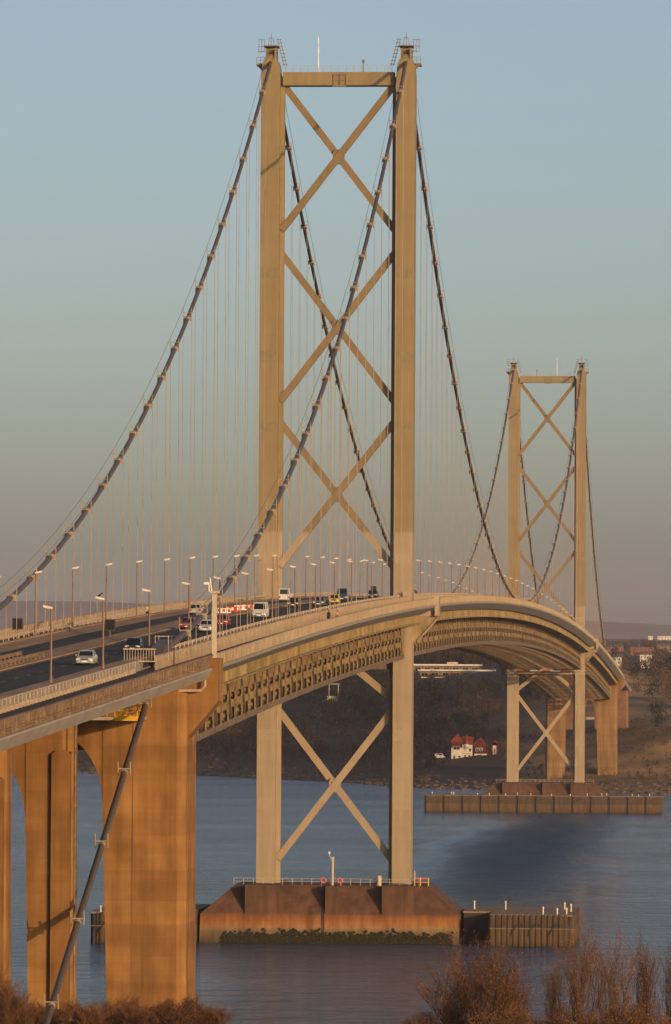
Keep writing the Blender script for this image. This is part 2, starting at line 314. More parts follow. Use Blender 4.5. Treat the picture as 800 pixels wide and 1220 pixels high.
# ------------------------------------------------------------------ bridge profile
HW, SPAN, SIDE = 11.9, 1006.0, 408.0
def prof(y):
    u = abs(y-503)/1000
    if u <= 0.88: return 65.12-20.909*u*u+0.302*u**4
    return 65.12-20.909*0.7744+0.302*0.59969536-(u-0.88)*34.0
def slope(y): return math.atan((prof(y+1)-prof(y-1))/2)
TOPZ = 155.2
def cable_z(y):
    if 0 <= y <= SPAN: return 66.1+(TOPZ-66.1)*((y-503)/503)**2
    t = (y+SIDE)/SIDE if y < 0 else (SPAN+SIDE-y)/SIDE
    if t >= 0: return 48.6+t*(TOPZ-48.6)-4*18.6*t*(1-t)
    return 48.6+t*SIDE*0.345
def frange(a, b, st):
    n = max(1, int(round((b-a)/st))); return [a+(b-a)*i/n for i in range(n+1)]
S_END, N_END = -408.0, 1414.0

# ------------------------------------------------------------------ setting: sea, ground
def grid(name, xs, ys, hf, mt, **kw):
    b = MB(); nx = len(xs)
    b.v = [(x, y, hf(x, y)) for y in ys for x in xs]
    b.f = [(j*nx+i, j*nx+i+1, (j+1)*nx+i+1, (j+1)*nx+i) for j in range(len(ys)-1) for i in range(nx-1)]
    o = b.build(name, mt, smooth=True, **kw); return o
def vnoise(x, y, s):
    x /= s; y /= s; i, j = math.floor(x), math.floor(y); fx, fy = x-i, y-j
    fx = fx*fx*(3-2*fx); fy = fy*fy*(3-2*fy)
    h = lambda a, b: ((math.sin(a*127.1+b*311.7)*43758.5453) % 1)
    return (h(i, j)*(1-fx)+h(i+1, j)*fx)*(1-fy)+(h(i, j+1)*(1-fx)+h(i+1, j+1)*fx)*fy
def lerp_tab(x, tab):
    if x <= tab[0][0]: return tab[0][1]
    for (a, va), (b_, vb) in zip(tab, tab[1:]):
        if x <= b_: return va+(vb-va)*(x-a)/(b_-a)
    return tab[-1][1]
sea = grid('sea', frange(-16000, 16000, 2000), frange(-3000, 16000, 1000), lambda x, y: 0.0, 'sea_water', kind='structure')

SHORE = [(-1500, 2000), (-400, 1800), (-181, 1660), (-110, 1520), (-67, 1400), (0, 1345), (45, 1300), (200, 1230), (1500, 900)]
def north_h(x, y):
    d = y-lerp_tab(x, SHORE)
    if d < 0: return max(-4, d*0.06)
    n = (vnoise(x, y, 60)-0.5)*5+(vnoise(x, y, 22)-0.5)*2
    left = lerp_tab(d, [(0, 0), (25, 1.2), (70, 4.5), (110, 9), (240, 24), (420, 44), (700, 56), (1200, 60)])
    mid = lerp_tab(d, [(0, 0), (20, 1.5), (60, 5.5), (100, 7), (150, 15), (215, 28), (330, 35), (520, 42), (800, 46), (1200, 47)])
    k = min(1, max(0, (x+32)/40)); k = k*k*(3-2*k)
    return left*(1-k)+mid*k+n*min(1, d/120)
grid('north_shore', frange(-1500, -420, 60)+frange(-410, 260, 7)+frange(300, 1500, 60), frange(900, 1240, 40)+frange(1250, 2100, 8)+frange(2140, 2700, 30), north_h, 'hill_ground', kind='structure')
def far_h(x, y):
    b0 = lerp_tab(y, [(2500, 47), (3000, 56), (3600, 67), (3900, 72), (5200, 90), (6500, 97), (9000, 60)])
    return b0+(vnoise(x, y, 400)-0.5)*5
grid('far_land', frange(-5000, 5000, 250), frange(2550, 9000, 150), far_h, 'far_field', kind='structure')
def hill_h(x, y):
    t = max(0, 1-abs(y-12500)/2000); t = t*t*(3-2*t)
    ridge = 193+min(45, max(-60, -x*0.022))+22*(vnoise(x, 0, 1500)-0.5)+9*(vnoise(x+99, 5, 420)-0.5)
    return -5+t*(ridge+10*(vnoise(x, y, 300)-0.5))
grid('far_hills', frange(-9000, 9000, 150), frange(10400, 14600, 200), hill_h, 'far_hill', kind='structure')
def south_h(x, y):
    d = y+1002
    z = lerp_tab(d, [(-900, 60), (-60, 47), (0, 43.9), (40, 40), (150, 33.5), (300, 25), (450, 16.5), (594, 9.0), (690, 0.6), (730, -3), (800, -4)])
    return z+(vnoise(x, y, 25)-0.5)*1.2*min(1, max(0, (d-10)/60))
grid('south_shore', frange(-700, -150, 50)+frange(-140, 160, 6)+frange(200, 700, 50), frange(-1900, -1050, 85)+frange(-1040, -200, 10), south_h, 'south_ground', kind='structure')

# ------------------------------------------------------------------ towers
def make_tower(Y, label):
    T = thing('bridge_tower', (0, Y, 10.0), label, 'bridge tower', 'two steel towers of the suspension bridge')
    for sx in (-1, 1):
        cx = sx*HW
        leg = MB()
        x0, x1 = cx-1.65, cx+1.65; zt = 152.3
        leg.box(x0, x1, Y-2.8, Y+2.8, 10.0, zt)
        wi = sx*(HW-1.65)          # inner face
        leg.box(min(wi, wi-sx*0.74), max(wi, wi-sx*0.74), Y-0.6, Y+0.6, 10.0, zt-0.6)
        # shoulder that narrows to the saddle
        leg.loft([[(cx-a, Y-b, z), (cx+a, Y-b, z), (cx+a, Y+b, z), (cx-a, Y+b, z)] for a, b, z in ((1.62, 2.78, zt), (1.5, 2.7, 153.6), (1.15, 2.6, 154.6))])
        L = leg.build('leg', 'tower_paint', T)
        pm = MB().box(-1.45, 1.45, -0.02, 0.012, -0.95, 0.95)
        for zc in (117.0, 102.3, 89.9, 67.0, 36.0, 24.0):
            q = MB()
            for k in range(4):
                q.box(cx-1.42+k*0.73, cx-1.42+k*0.73+0.65, Y-2.812, Y-2.798, zc-0.95, zc+0.95)
            q.build('repaint_patch', 'patch_paint' if zc > 71 else 'patch_pale', L)
        # vertical seams of the box plates
        q = MB()
        for dx in (-0.62, 0.62): q.box(cx+dx-0.03, cx+dx+0.03, Y-2.82, Y-2.795, 11, 152)
        q.build('plate_seam', 'tower_paint', L)
        for k, zc in enumerate(range(24, 150, 12)):
            MB().box(cx-1.66, cx+1.66, Y-2.83, Y-2.79, zc-0.06, zc+0.06).build('splice_plate', 'tower_paint', L)
        # saddle house and its platforms
        sdl = MB()
        for dx in (-0.95, 0.65): sdl.prism([(Y-2.5, 154.6), (Y+2.5, 154.6), (Y+1.9, 156.6), (Y-1.9, 156.6)], 'x', cx+dx, cx+dx+0.3)
        sdl.prism([(Y-2.5, 154.6), (Y+2.5, 154.6), (Y+1.6, 155.6), (Y-1.6, 155.6)], 'x', cx-0.6, cx+0.6)
        sdl.box(cx-0.95, cx+0.95, Y-0.5, Y+0.5, 155.6, 156.9)
        S = sdl.build('saddle_housing', 'tower_paint', T)
        MB().box(cx-1.25, cx+1.25, Y-2.0, Y+2.0, 157.0, 157.18).build('platform', 'dark_paint', S)
        q = MB()
        for dx in (-0.55, 0.0, 0.55): q.beam((cx+dx, Y-1.6, 157.18), (cx+dx*0.55, Y-1.6, 158.6 if dx else 159.3), 0.09, 0.09)
        q.beam((cx-0.3, Y-1.6, 158.5), (cx+0.3, Y-1.6, 158.5), 0.09, 0.09)
        q.build('beacon_frame', 'dark_paint', S)
        # outer hanging ladder and cradle, inner sloping ladder
        ox = cx+sx*1.85
        q = MB().box(min(ox-0.75, ox+0.75), ox+0.75, Y-1.8, Y+1.8, 153.7, 154.0)
        q.prism([(cx+sx*1.2, 153.7), (cx+sx*2.5, 153.7), (cx+sx*1.5, 152.6)], 'y', Y-1.6, Y-1.4)
        for dx in (-0.7, 0.0, 0.7): q.beam((ox+dx, Y-1.75, 154), (ox+dx, Y-1.75, 155.1), 0.07, 0.07)
        q.beam((ox-0.72, Y-1.75, 155.1), (ox+0.72, Y-1.75, 155.1), 0.07, 0.07); q.beam((ox-0.72, Y-1.75, 154.55), (ox+0.72, Y-1.75, 154.55), 0.06, 0.06)
        q.build('side_platform', 'dark_paint', S)
        q = MB()
        for dx in (-0.5, 0.0, 0.5): q.beam((cx+sx*1.75+dx, Y-1, 155.9 if dx < 0.4 else 156.4), (cx+sx*1.75+dx, Y-1, 158.3), 0.08, 0.08)
        for zz in (156.2, 157.1, 158.25): q.beam((cx+sx*1.1, Y-1, zz), (cx+sx*2.4, Y-1, zz), 0.09, 0.09)
        q.build('side_ladder', 'dark_paint', S)
        q = MB(); A = Vector((cx-sx*1.3, Y-1, 158.3)); B = Vector((cx-sx*2.5, Y-1, 153.6))
        for dx in (-0.22, 0.22): q.beam(A+Vector((dx, 0, 0)), B+Vector((dx, 0, 0)), 0.09, 0.09)
        for k in range(8):
            p = A.lerp(B, k/7.5); q.beam(p+Vector((-0.42, 0, 0)), p+Vector((0.42, 0, 0)), 0.12, 0.12)
        q.build('sloping_ladder', 'dark_paint', S)
    xi = HW-1.65-0.74
    st = MB().box(-xi-0.3, xi+0.3, Y-1.4, Y+1.4, 150.15, 152.35)
    st.box(-xi-0.3, xi+0.3, Y-1.42, Y+1.42, 152.35, 152.5)
    ST = st.build('top_strut', 'tower_paint', T)
    q = MB()
    for k in range(15):
        x = -9.4+k*18.8/14; q.beam((x, Y-1.3, 152.5), (x, Y-1.3, 153.6), 0.06, 0.06)
    for zz in (153.05, 153.6): q.beam((-9.4, Y-1.3, zz), (9.4, Y-1.3, zz), 0.05, 0.05)
    q.build('strut_railing', 'hanger_steel', ST)
    q = MB()
    for dx in (-1.1, 0, 1.1):
        q.beam((0.2+dx, Y-1.55, 150.0), (0.2+dx, Y-1.55, 152.2), 0.08, 0.08)
    for zz in (150.1, 151.0, 152.0): q.beam((-0.95, Y-1.55, zz), (1.35, Y-1.55, zz), 0.07, 0.07)
    q.box(-1.0, 1.4, Y-2.2, Y-1.42, 149.85, 150.0)
    q.build('inspection_cage', 'dark_paint', ST)
    mx = -3.7 if Y < 500 else 3.3
    MB().tube([(mx, Y, 152.5), (mx, Y, 158.9)], [0.13, 0.08], 6).build('mast', 'white_paint', ST)
    q = MB().tube([(-mx*1.15, Y, 152.5), (-mx*1.15, Y, 154.6)], 0.1, 6).box(-mx*1.15-0.2, -mx*1.15+0.2, Y-0.2, Y+0.2, 154.3, 154.8)
    q.build('warning_lamp', 'dark_paint', ST)
    xi += 0.45
    for z1, z0 in ((150.6, 124.7), (120.6, 94.6), (90.8, 65.6), (58.4, 42.4), (40.2, 14.2)):
        zc = (z0+z1)/2
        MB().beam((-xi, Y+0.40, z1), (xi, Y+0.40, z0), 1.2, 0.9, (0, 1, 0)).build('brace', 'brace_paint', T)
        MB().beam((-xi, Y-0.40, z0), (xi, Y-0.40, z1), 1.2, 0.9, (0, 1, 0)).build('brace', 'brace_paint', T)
        MB().prism([(-1.0, zc-0.75), (-0.6, zc-1.25), (0.6, zc-1.25), (1.0, zc-0.75), (1.0, zc+0.75), (0.6, zc+1.25), (-0.6, zc+1.25), (-1.0, zc+0.75)], 'y', Y-0.62, Y+0.62).build('gusset', 'brace_paint', T)
    # struts under the deck
    MB().box(-xi, xi, Y-1.3, Y+1.3, prof(Y)-12.3, prof(Y)-10.9).build('deck_strut', 'chord_paint', T)
    # footway brackets on the outside of the legs
    P = prof(Y)
    for sx in (-1, 1):
        ox = sx*(HW+1.65); e = sx*18.2
        q = MB().prism([(ox, P-2.1), (e, P-2.1), (e, P-3.0), (ox+sx*1.0, P-7.2), (ox, P-7.6)], 'y', Y-1.2, Y+1.2)
        q.box(min(sx*17.55, sx*18.25), max(sx*17.55, sx*18.25), Y-2.2, Y+2.2, P-2.9, P+0.5)
        b = q.build('footway_bracket', 'edge_plate', T)
        MB().beam((ox+sx*0.9, Y-1.3, P-7.3), (e, Y-1.3, P-3.1), 0.25, 0.5, (0, 1, 0)).box(min(ox, e), max(ox, e), Y-1.45, Y-1.25, P-3.0, P-2.0).box(min(sx*17.5, sx*18.3), max(sx*17.5, sx*18.3), Y-2.4, Y-2.2, P-2.9, P+0.5).build('bracket_flange', 'parapet_paint', b)
        MB().box(min(ox-sx*1.6, ox-sx*0.2), max(ox-sx*1.6, ox-sx*0.2), Y-3.7, Y-2.9, P-0.8, P+1.2).build('leg_cabinet', 'parapet_paint', T)
    return T
make_tower(0.0, 'tall steel tower on the sloping brown pier edged with seaweed')
make_tower(SPAN, 'steel tower on the pier fenced by a long scalloped fender wall')

# ------------------------------------------------------------------ main cables
hmesh = MB().tube([(0, 0, 0), (0, 0, 1)], 0.04, 5).mesh('hanger', 'hanger_steel')
smesh = MB().box(-0.09, 0.09, -0.09, 0.09, -0.6, 0.6).mesh('hanger_socket', 'cable_paint')
def clamp_mesh():
    b = MB()
    b.tube([(0, -0.75, 0), (0, 0.75, 0)], 0.37, 10)
    for sx in (-1, 1):
        b.box(sx*0.5-0.1, sx*0.5+0.1, -0.3, 0.3, -0.36, 0.24)
        b.beam((sx*0.62, 0, 0.3), (sx*0.62, 0, 1.75), 0.09, 0.09)
    b.box(-0.55, 0.55, -0.25, 0.25, -0.08, 0.34)
    b.beam((-0.62, 0, 0.95), (0.62, 0, 0.95), 0.06, 0.06)
    return b.mesh('cable_band', 'clamp_paint')
cmesh = clamp_mesh()
lb = MB()
for sx in (-1, 1): lb.box(sx*0.6-0.05, sx*0.6+0.05, -0.09, 0.09, -0.25, 1.15)
lb.beam((-0.6, 0, 0.42), (0.6, 0, 0.42), 0.12, 0.1); lb.tube([(0, -0.3, 0), (0, 0.3, 0)], 0.345, 10)
lmesh = lb.mesh('rope_stanchion', 'clamp_paint')
for sx, lab in ((1, 'thick dark main cable that crosses the X bracing and dives beside the concrete pier'), (-1, 'thick dark main cable on the side with the hi-vis walker, seen against clear sky')):
    X = sx*HW
    CB = thing('main_cable', (X, S_END, 48.6), lab, 'bridge cable', 'two main cables of the suspension bridge')
    ys = frange(-520, -412, 12)+frange(-408, -2, 6)+[0]+frange(3, 1003, 6)+[1006]+frange(1012, 1414, 8)+frange(1424, 1500, 20)
    MB().tube([(X, y, cable_z(y)) for y in ys], 0.31, 10).build('cable', 'cable_paint', CB, smooth=True)
    for dx in (-0.62, 0.62):
        MB().tube([(X+dx, y, cable_z(y)+1.7) for y in ys if -405 < y < 1410], 0.03, 4).build('hand_rope', 'cable_paint', CB)
    hy = [-18.29*k for k in range(1, 22)]+[18.29*k for k in range(1, 55)]+[SPAN+18.29*k for k in range(1, 22)]
    for y in hy+[-424, -443, -462, -481, -500]:
        sl = math.atan((cable_z(y+0.5)-cable_z(y-0.5)))
        inst('cable_band' if y > -408 else 'rope_stanchion', cmesh if y > -408 else lmesh, CB, (X, y, cable_z(y)), (sl, 0, 0))
        if y < -408: continue
        zb = prof(y)-2.0; zt = cable_z(y)-0.3
        if zt-zb < 1.5: continue
        for dx in (-0.62, 0.62):
            h = inst('hanger', hmesh, CB, (X+dx, y, zb), (0, 0, 0), (1, 1, zt-zb))
            if zt-zb > 14:
                q = MB().box(X+dx-0.085, X+dx+0.085, y-0.085, y+0.085, zb+9.4, zb+10.5)
    # pipe-sized saddle cover where the cable goes through the deck
    q = MB(); P = prof(-410)
    q.prism([(-415, P-0.3), (-403, P-0.3), (-405, P+1.9), (-412, P+1.0)], 'x', X-0.75, X+0.65)
    sc_ = q.build('saddle_cover', 'cable_paint', CB)
    q = MB()
    for yy in (-408, -404.5):
        for dx in (-0.75, 0.65): q.beam((X+dx, yy, P), (X+dx, yy, P+2.3), 0.07, 0.07)
        q.beam((X-0.75, yy, P+2.2), (X+0.65, yy, P+2.2), 0.06, 0.06)
    q.build('cover_frame', 'rail_steel', sc_)

# ------------------------------------------------------------------ suspended deck
DK = thing('bridge_deck', (0, 503, prof(503)), 'long humped suspended roadway deck with golden lattice truss below it', 'bridge deck')
ys = frange(S_END, N_END, 9.147)
def strip(name, x0, x1, dz0, dz1, mt, parent, yr=None, zf=prof, **kw):
    return MB().sweep([(x0, dz0), (x1, dz0), (x1, dz1), (x0, dz1)], yr or ys, zf).build(name, mt, parent, **kw)
FZ = -0.95
strip('deck_slab', -11.2, 11.2, -0.45, -0.05, 'soffit', DK)
def lanes(parent, yr):
    strip('slow_lane', -10.4, -6.6, -0.04, 0.0, 'brown_surfacing', parent, yr)
    strip('fast_lane', -6.58, -2.3, -0.04, 0.0, 'asphalt', parent, yr)
    strip('median', -2.28, 1.4, -0.04, 0.12, 'brown_surfacing', parent, yr)
    strip('carriageway', 1.42, 9.6, -0.04, 0.0, 'asphalt', parent, yr)
    strip('edge_strip', 9.62, 11.1, -0.04, 0.12, 'brown_surfacing', parent, yr)
    strip('edge_strip', -11.1, -10.42, -0.04, 0.12, 'brown_surfacing', parent, yr)
    y0, y1 = yr[0], yr[-1]; b = MB(); y = y0+3
    while y < y1-4:
        for x in (5.5,):
            b.add([(x-0.05, y, prof(y)+0.006), (x+0.05, y, prof(y)+0.006), (x+0.05, y+3, prof(y+3)+0.006), (x-0.05, y+3, prof(y+3)+0.006)], [(0, 1, 2, 3)])
        y += 9
    for x in (1.8, 9.2, -2.6, -9.9):
        for a, c2 in zip(yr, yr[1:]):
            b.add([(x-0.07, a, prof(a)+0.006), (x+0.07, a, prof(a)+0.006), (x+0.07, c2, prof(c2)+0.006), (x-0.07, c2, prof(c2)+0.006)], [(0, 1, 2, 3)])
    b.build('lane_lines', 'line_paint', parent)
lanes(DK, ys)
def parapet(parent, x, yr, z0, h, mt, panel=True, bar=1.9, th=0.09, gap=0.14):
    """a panelled parapet: rail, panels of close bars, posts, small gap at the foot"""
    b = MB().sweep([(x-0.12, z0+h-0.09), (x+0.12, z0+h-0.09), (x+0.12, z0+h), (x-0.12, z0+h)], yr, prof)
    R_ = b.build('parapet', mt, parent)
    pp = MB(); y = yr[0]; i = 0
    while y < yr[-1]-0.5:
        y2 = min(y+bar, yr[-1]); a0, a1 = prof(y), prof(y2); yb = y2-0.07
        pp.add([(x-th/2, y, a0+z0+gap), (x+th/2, y, a0+z0+gap), (x+th/2, yb, a1+z0+gap), (x-th/2, yb, a1+z0+gap), (x-th/2, y, a0+z0+h-0.1), (x+th/2, y, a0+z0+h-0.1), (x+th/2, yb, a1+z0+h-0.1), (x-th/2, yb, a1+z0+h-0.1)],
               [(3, 2, 1, 0), (4, 5, 6, 7), (0, 1, 5, 4), (1, 2, 6, 5), (2, 3, 7, 6), (3, 0, 4, 7)])
        pp.box(x-0.13, x+0.13, y-0.09, y+0.09, a0+z0, a0+z0+h-0.02)
        y = y2
    pp.build('parapet_panels', mt, R_, kind='stuff')
    return R_
for sx in (-1, 1):
    a, b2 = sorted((sx*12.4, sx*17.55))
    strip('footway', a, b2, FZ-0.28, FZ, 'path_surface', DK)
    e = [(sx*17.65, FZ-0.12), (sx*17.65, FZ+0.02), (sx*17.3, FZ+0.02), (sx*13.4, FZ-1.7), (sx*13.9, FZ-1.7)]
    MB().sweep([(sx*17.6, FZ-0.35), (sx*17.7, FZ+0.03), (sx*17.45, FZ+0.03), (sx*14.8, FZ-0.4), (sx*14.7, FZ-1.5), (sx*15.7, FZ-1.5)], ys, prof).build('edge_haunch', 'soffit', DK)
    parapet(DK, sx*17.4, frange(S_END-1, N_END, 9.147), FZ, 1.3, 'parapet_paint')
    if sx > 0: parapet(DK, sx*12.75, frange(S_END-14, N_END, 9.147), FZ, 1.5, 'parapet_paint', gap=0.62)
    # stiffened edge plate
    E_ = strip('edge_plate', min(sx*14.45, sx*14.6), max(sx*14.45, sx*14.6), -4.05, FZ-0.3, 'edge_plate', DK)
    q = MB(); y = S_END+1
    while y < N_END:
        P = prof(y); q.box(min(sx*14.6, sx*14.95), max(sx*14.6, sx*14.95), y-0.09, y+0.09, P-4.0, P-2.2); y += 4.573
    q.build('stiffeners', 'edge_plate', E_, kind='stuff')
    strip('edge_flange', min(sx*12.4, sx*15.0), max(sx*12.4, sx*15.0), -4.22, -4.05, 'edge_plate', DK)
    # kerb rail beside the road
    q = MB().sweep([(sx*11.25, 0.45), (sx*11.35, 0.45), (sx*11.35, 0.75), (sx*11.25, 0.75)], ys, prof)
    K = q.build('crash_rail', 'rail_steel', DK)
    q = MB(); y = S_END
    while y < N_END: q.box(sx*11.45-0.06, sx*11.45+0.06, y-0.06, y+0.06, prof(y)-0.1, prof(y)+0.8); y += 4.57
    q.build('rail_posts', 'rail_steel', K, kind='stuff')

# truss: chords per span, a shared panel mesh per bay
PL = 18.293
def panel_meshes():
    b = MB(); dg = MB(); h0, h1 = -9.95, -2.3; k = PL/2
    for yy, w_ in ((0, 0.3), (k, 0.22)):
        b.box(-w_, w_, yy-0.22, yy+0.22, h0, h1)
        for zz, hh in ((-4.75, 0.5), (-6.9, 0.42), (-9.0, 0.75)):
            for x0 in (-0.46, 0.40): b.box(x0, x0+0.06, yy-0.85, yy+0.85, zz-hh, zz+hh)
            b.box(-0.4, 0.4, yy-0.5, yy+0.5, zz-0.2, zz+0.2)
    for yy in (k*0.5, k*1.5): b.box(-0.07, 0.07, yy-0.1, yy+0.1, h0, h1)
    b.box(-0.1, 0.1, 0.2, PL-0.2, -6.98, -6.82)
    dg.beam((0, 0.2, h0+0.3), (0, k-0.1, h1-0.3), 0.34, 0.3, (1, 0, 0)); dg.beam((0, k+0.1, h1-0.3), (0, PL-0.2, h0+0.3), 0.34, 0.3, (1, 0, 0))
    return b.mesh('truss_panel', 'truss_paint'), dg.mesh('truss_diagonals', 'chord_paint')
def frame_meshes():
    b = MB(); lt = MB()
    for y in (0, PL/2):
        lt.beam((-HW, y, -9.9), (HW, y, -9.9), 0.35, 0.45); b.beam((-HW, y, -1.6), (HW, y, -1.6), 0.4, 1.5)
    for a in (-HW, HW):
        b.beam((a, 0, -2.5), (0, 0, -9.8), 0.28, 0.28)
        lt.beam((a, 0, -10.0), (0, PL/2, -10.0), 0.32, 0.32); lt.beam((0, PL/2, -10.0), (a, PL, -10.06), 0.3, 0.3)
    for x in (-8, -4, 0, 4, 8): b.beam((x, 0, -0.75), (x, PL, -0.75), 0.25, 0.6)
    return b.mesh('cross_frame', 'frame_shade'), lt.mesh('lateral_bracing', 'truss_paint')
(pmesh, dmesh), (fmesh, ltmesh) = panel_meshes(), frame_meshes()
BAYS = []
for a, b2 in ((S_END+7, -4.4), (4.4, SPAN-4.4), (SPAN+4.4, N_END-7)):
    n = int(round((b2-a)/PL)); BAYS.append([a+(b2-a)*i/n for i in range(n+1)])
for sx in (-1, 1):
    for yy in BAYS:
        X = sx*HW; fine = [yy[0]-0.3]+yy[1:-1]+[yy[-1]+0.3]
        tr = MB(); tr.sweep([(X-0.42, -10.35), (X+0.42, -10.35), (X+0.42, -9.6), (X-0.42, -9.6)], fine, prof)
        tr.sweep([(X-0.42, -2.6), (X+0.42, -2.6), (X+0.42, -1.9), (X-0.42, -1.9)], fine, prof)
        TR = tr.build('stiffening_truss', 'chord_paint', DK)
        q = MB()
        for y in (yy[0]-0.05, yy[-1]+0.05): q.box(X-0.46, X+0.46, y-0.4, y+0.4, prof(y)-10.2, prof(y)-2.0)
        q.build('end_post', 'edge_plate', TR)
        for y, y2 in zip(yy, yy[1:]):
            for nm_, me_ in (('truss_panel', pmesh), ('truss_diagonals', dmesh)):
                inst(nm_, me_, TR, (X, y, prof(y)), (math.atan2(prof(y2)-prof(y), y2-y), 0, 0), (1, (y2-y)/PL, 1))
        if sx == 1:
            for y, y2 in zip(yy, yy[1:]):
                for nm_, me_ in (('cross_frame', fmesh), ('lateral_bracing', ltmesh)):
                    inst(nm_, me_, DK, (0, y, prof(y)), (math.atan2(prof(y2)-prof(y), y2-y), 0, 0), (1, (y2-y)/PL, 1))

# ------------------------------------------------------------------ concrete side towers and viaducts
def portal(name, Y, xin, xout, depth, zbase, ztop, zspring, zcrown, mt, label, group, taper=0.8, pilaster=None, head=False):
    T = thing(name, (0, Y, zbase), label, 'bridge pier', group)
    for sx in (-1, 1):
        yb0, yb1 = Y-depth/2, Y+depth/2; ch = 0.9
        def ring(xi, xo, z):
            pts = [(xi, yb0), (xo-ch, yb0), (xo, yb0+ch*1.2), (xo, yb1-ch), (xo-ch, yb1), (xi, yb1)]
            return [(sx*a, b_, z) for a, b_ in pts]
        def sect(z):
            t = 1.0 if z >= zspring else max(0.0, (z-zbase+4)/(zspring-zbase+4)); e_ = (1-t)
            return xin+taper*e_, xout+0.15*e_
        def core(z):
            a0, a1 = sect(z); return [(sx*x_, y_, z) for x_, y_ in ((a0+0.3, yb0+0.3), (a1-1.2, yb0+0.3), (a1-0.3, yb0+1.4), (a1-0.3, yb1-1.4), (a1-1.2, yb1-0.3), (a0+0.3, yb1-0.3))]
        LG = MB().loft([core(zbase-3.9), core(ztop-0.1)]).build('leg', mt, T)
        z = zbase-4; k = 0
        hh = [5.6, 3.4, 2.6, 3.3, 2.4, 3.2, 3.6, 2.8, 3.4, 3.0]
        while z < ztop-0.05:
            z2 = min(ztop, z+hh[k % 10]*(1.0 if sx > 0 else 1.08)); z2 = ztop if ztop-z2 < 1.2 else z2
            g = 0.015 if k % 2 else 0.0
            a0 = sect(z+0.02); a1 = sect(z2-0.02)
            MB().loft([ring(a0[0], a0[1]+g, z+0.004), ring(a1[0], a1[1]+g, z2-0.004)]).build('pour_lift', mt, LG); z = z2; k += 1
        if head: MB().box(min(sx*(xin+3.08), sx*(xin+3.2)), max(sx*(xin+3.08), sx*(xin+3.2)), yb0-0.02, yb0+0.01, zbase-3, ztop-5).build('drip_groove', 'drip_stain', LG)
        if head:
            e = xout+3.2
            MB().prism([(sx*(xout-0.9), ztop), (sx*(xout-0.9), ztop-6.6), (sx*xout, ztop-6.4), (sx*e, ztop-2.6), (sx*e, ztop+1.9), (sx*(xout+1.5), ztop+1.9), (sx*(xout+1.5), ztop)], 'y', yb0+1.4, yb0+7).build('head_corbel', mt, T)
        if pilaster:
            p0, p1, pz = pilaster
            MB().prism([(sx*p0, zbase-4), (sx*p1, zbase-4), (sx*p1, pz), (sx*(p1-0.4), pz+0.35), (sx*(p0+0.5), pz+0.35), (sx*p0, pz)], 'y', yb0-0.5, yb0-0.01).build('pilaster', mt, T)
    # arched cross beam
    n = 20; arch = [(xin*math.cos(math.pi*k/n), zspring+(zcrown-zspring)*math.sin(math.pi*k/n)) for k in range(n+1)]
    b = MB(); y0, y1 = Y-depth/2+0.1, Y+depth/2-0.1
    vs = []
    for x, z in arch: vs += [(x, y0, z), (x, y0, ztop), (x, y1, z), (x, y1, ztop)]
    fs = []
    for k in range(n):
        a, c2 = 4*k, 4*k+4
        fs += [(a, c2, c2+1, a+1), (a+2, a+3, c2+3, c2+2), (a, a+2, c2+2, c2), (a+1, c2+1, c2+3, a+3)]
    b.add(vs, fs); b.build('arched_beam', mt, T)
    return T
zt = prof(-408)-2.0
portal('side_tower', -408, 6.4, 15.0, 12.0, 9.5, zt, 33.0, 40.6, 'concrete', 'massive stained concrete side tower that the main cable passes through', 'concrete piers carrying the viaduct', head=True)
for y, lab in ((-473, 'slim concrete arched pier crossed by the cable shadow'), (-520, 'slim concrete arched pier next one shoreward of the pier with the cable shadow')):
    z1 = prof(y)-3.9
    portal('viaduct_pier', y, 6.3, 10.6, 5.0, south_h(0, y), z1, z1-9.5, z1-1.9, 'concrete', lab, 'concrete piers carrying the viaduct', taper=0.5, pilaster=(8.75, 10.55, z1-3.2))
portal('viaduct_pier', -567, 6.3, 10.6, 5.0, south_h(0, -567), prof(-567)-3.9, prof(-567)-13, prof(-567)-6, 'concrete', 'concrete arched pier farthest up the south bank', 'concrete piers carrying the viaduct', taper=0.5)
portal('side_tower', 1414, 6.4, 15.0, 12.0, 5.5, prof(1414)-2.0, 33.0, 40.6, 'concrete_far', 'concrete side tower on the far shore behind the far steel tower', 'concrete piers carrying the viaduct', head=True)
portal('viaduct_pier', 1535, 2.0, 17.0, 5.0, 28, prof(1535)-2.6, 33, 37, 'red_stone', 'low reddish brown pier where the far viaduct meets the hillside', 'concrete piers carrying the viaduct', taper=0.2)

VY = frange(-760, S_END-0.06, 11)
def viaduct(name, yr, label):
    V = thing(name, (0, yr[0], prof(yr[0])), label, 'viaduct')
    strip('deck_slab', -17.2, 17.2, -1.9, -1.25, 'fascia', V, yr)
    strip('road_base', -11.2, 11.2, -1.25, -0.05, 'soffit', V, yr)
    lanes(V, yr)
    for x in (-8.2, -2.7, 2.7, 8.2): strip('girder', x-0.7, x+0.7, -3.85, -1.9, 'fascia', V, yr)
    for sx in (-1, 1):
        strip('footway', min(sx*11.3, sx*17.0), max(sx*11.3, sx*17.0), -1.25, FZ-0.02, 'path_surface', V, yr)
        MB().sweep([(sx*17.62, -0.97), (sx*17.62, -1.15), (sx*17.1, -2.15), (sx*15.6, -2.15), (sx*15.6, -1.92), (sx*17.22, -1.92), (sx*17.22, -0.97)], yr, prof).build('fascia_beam', 'fascia', V)
    return V
SV = viaduct('approach_viaduct', VY, 'approach viaduct deck with brown outer handrail on tall concrete piers')
NV = viaduct('approach_viaduct', frange(N_END+0.06, 1575, 11), 'short viaduct deck running into the far hillside')
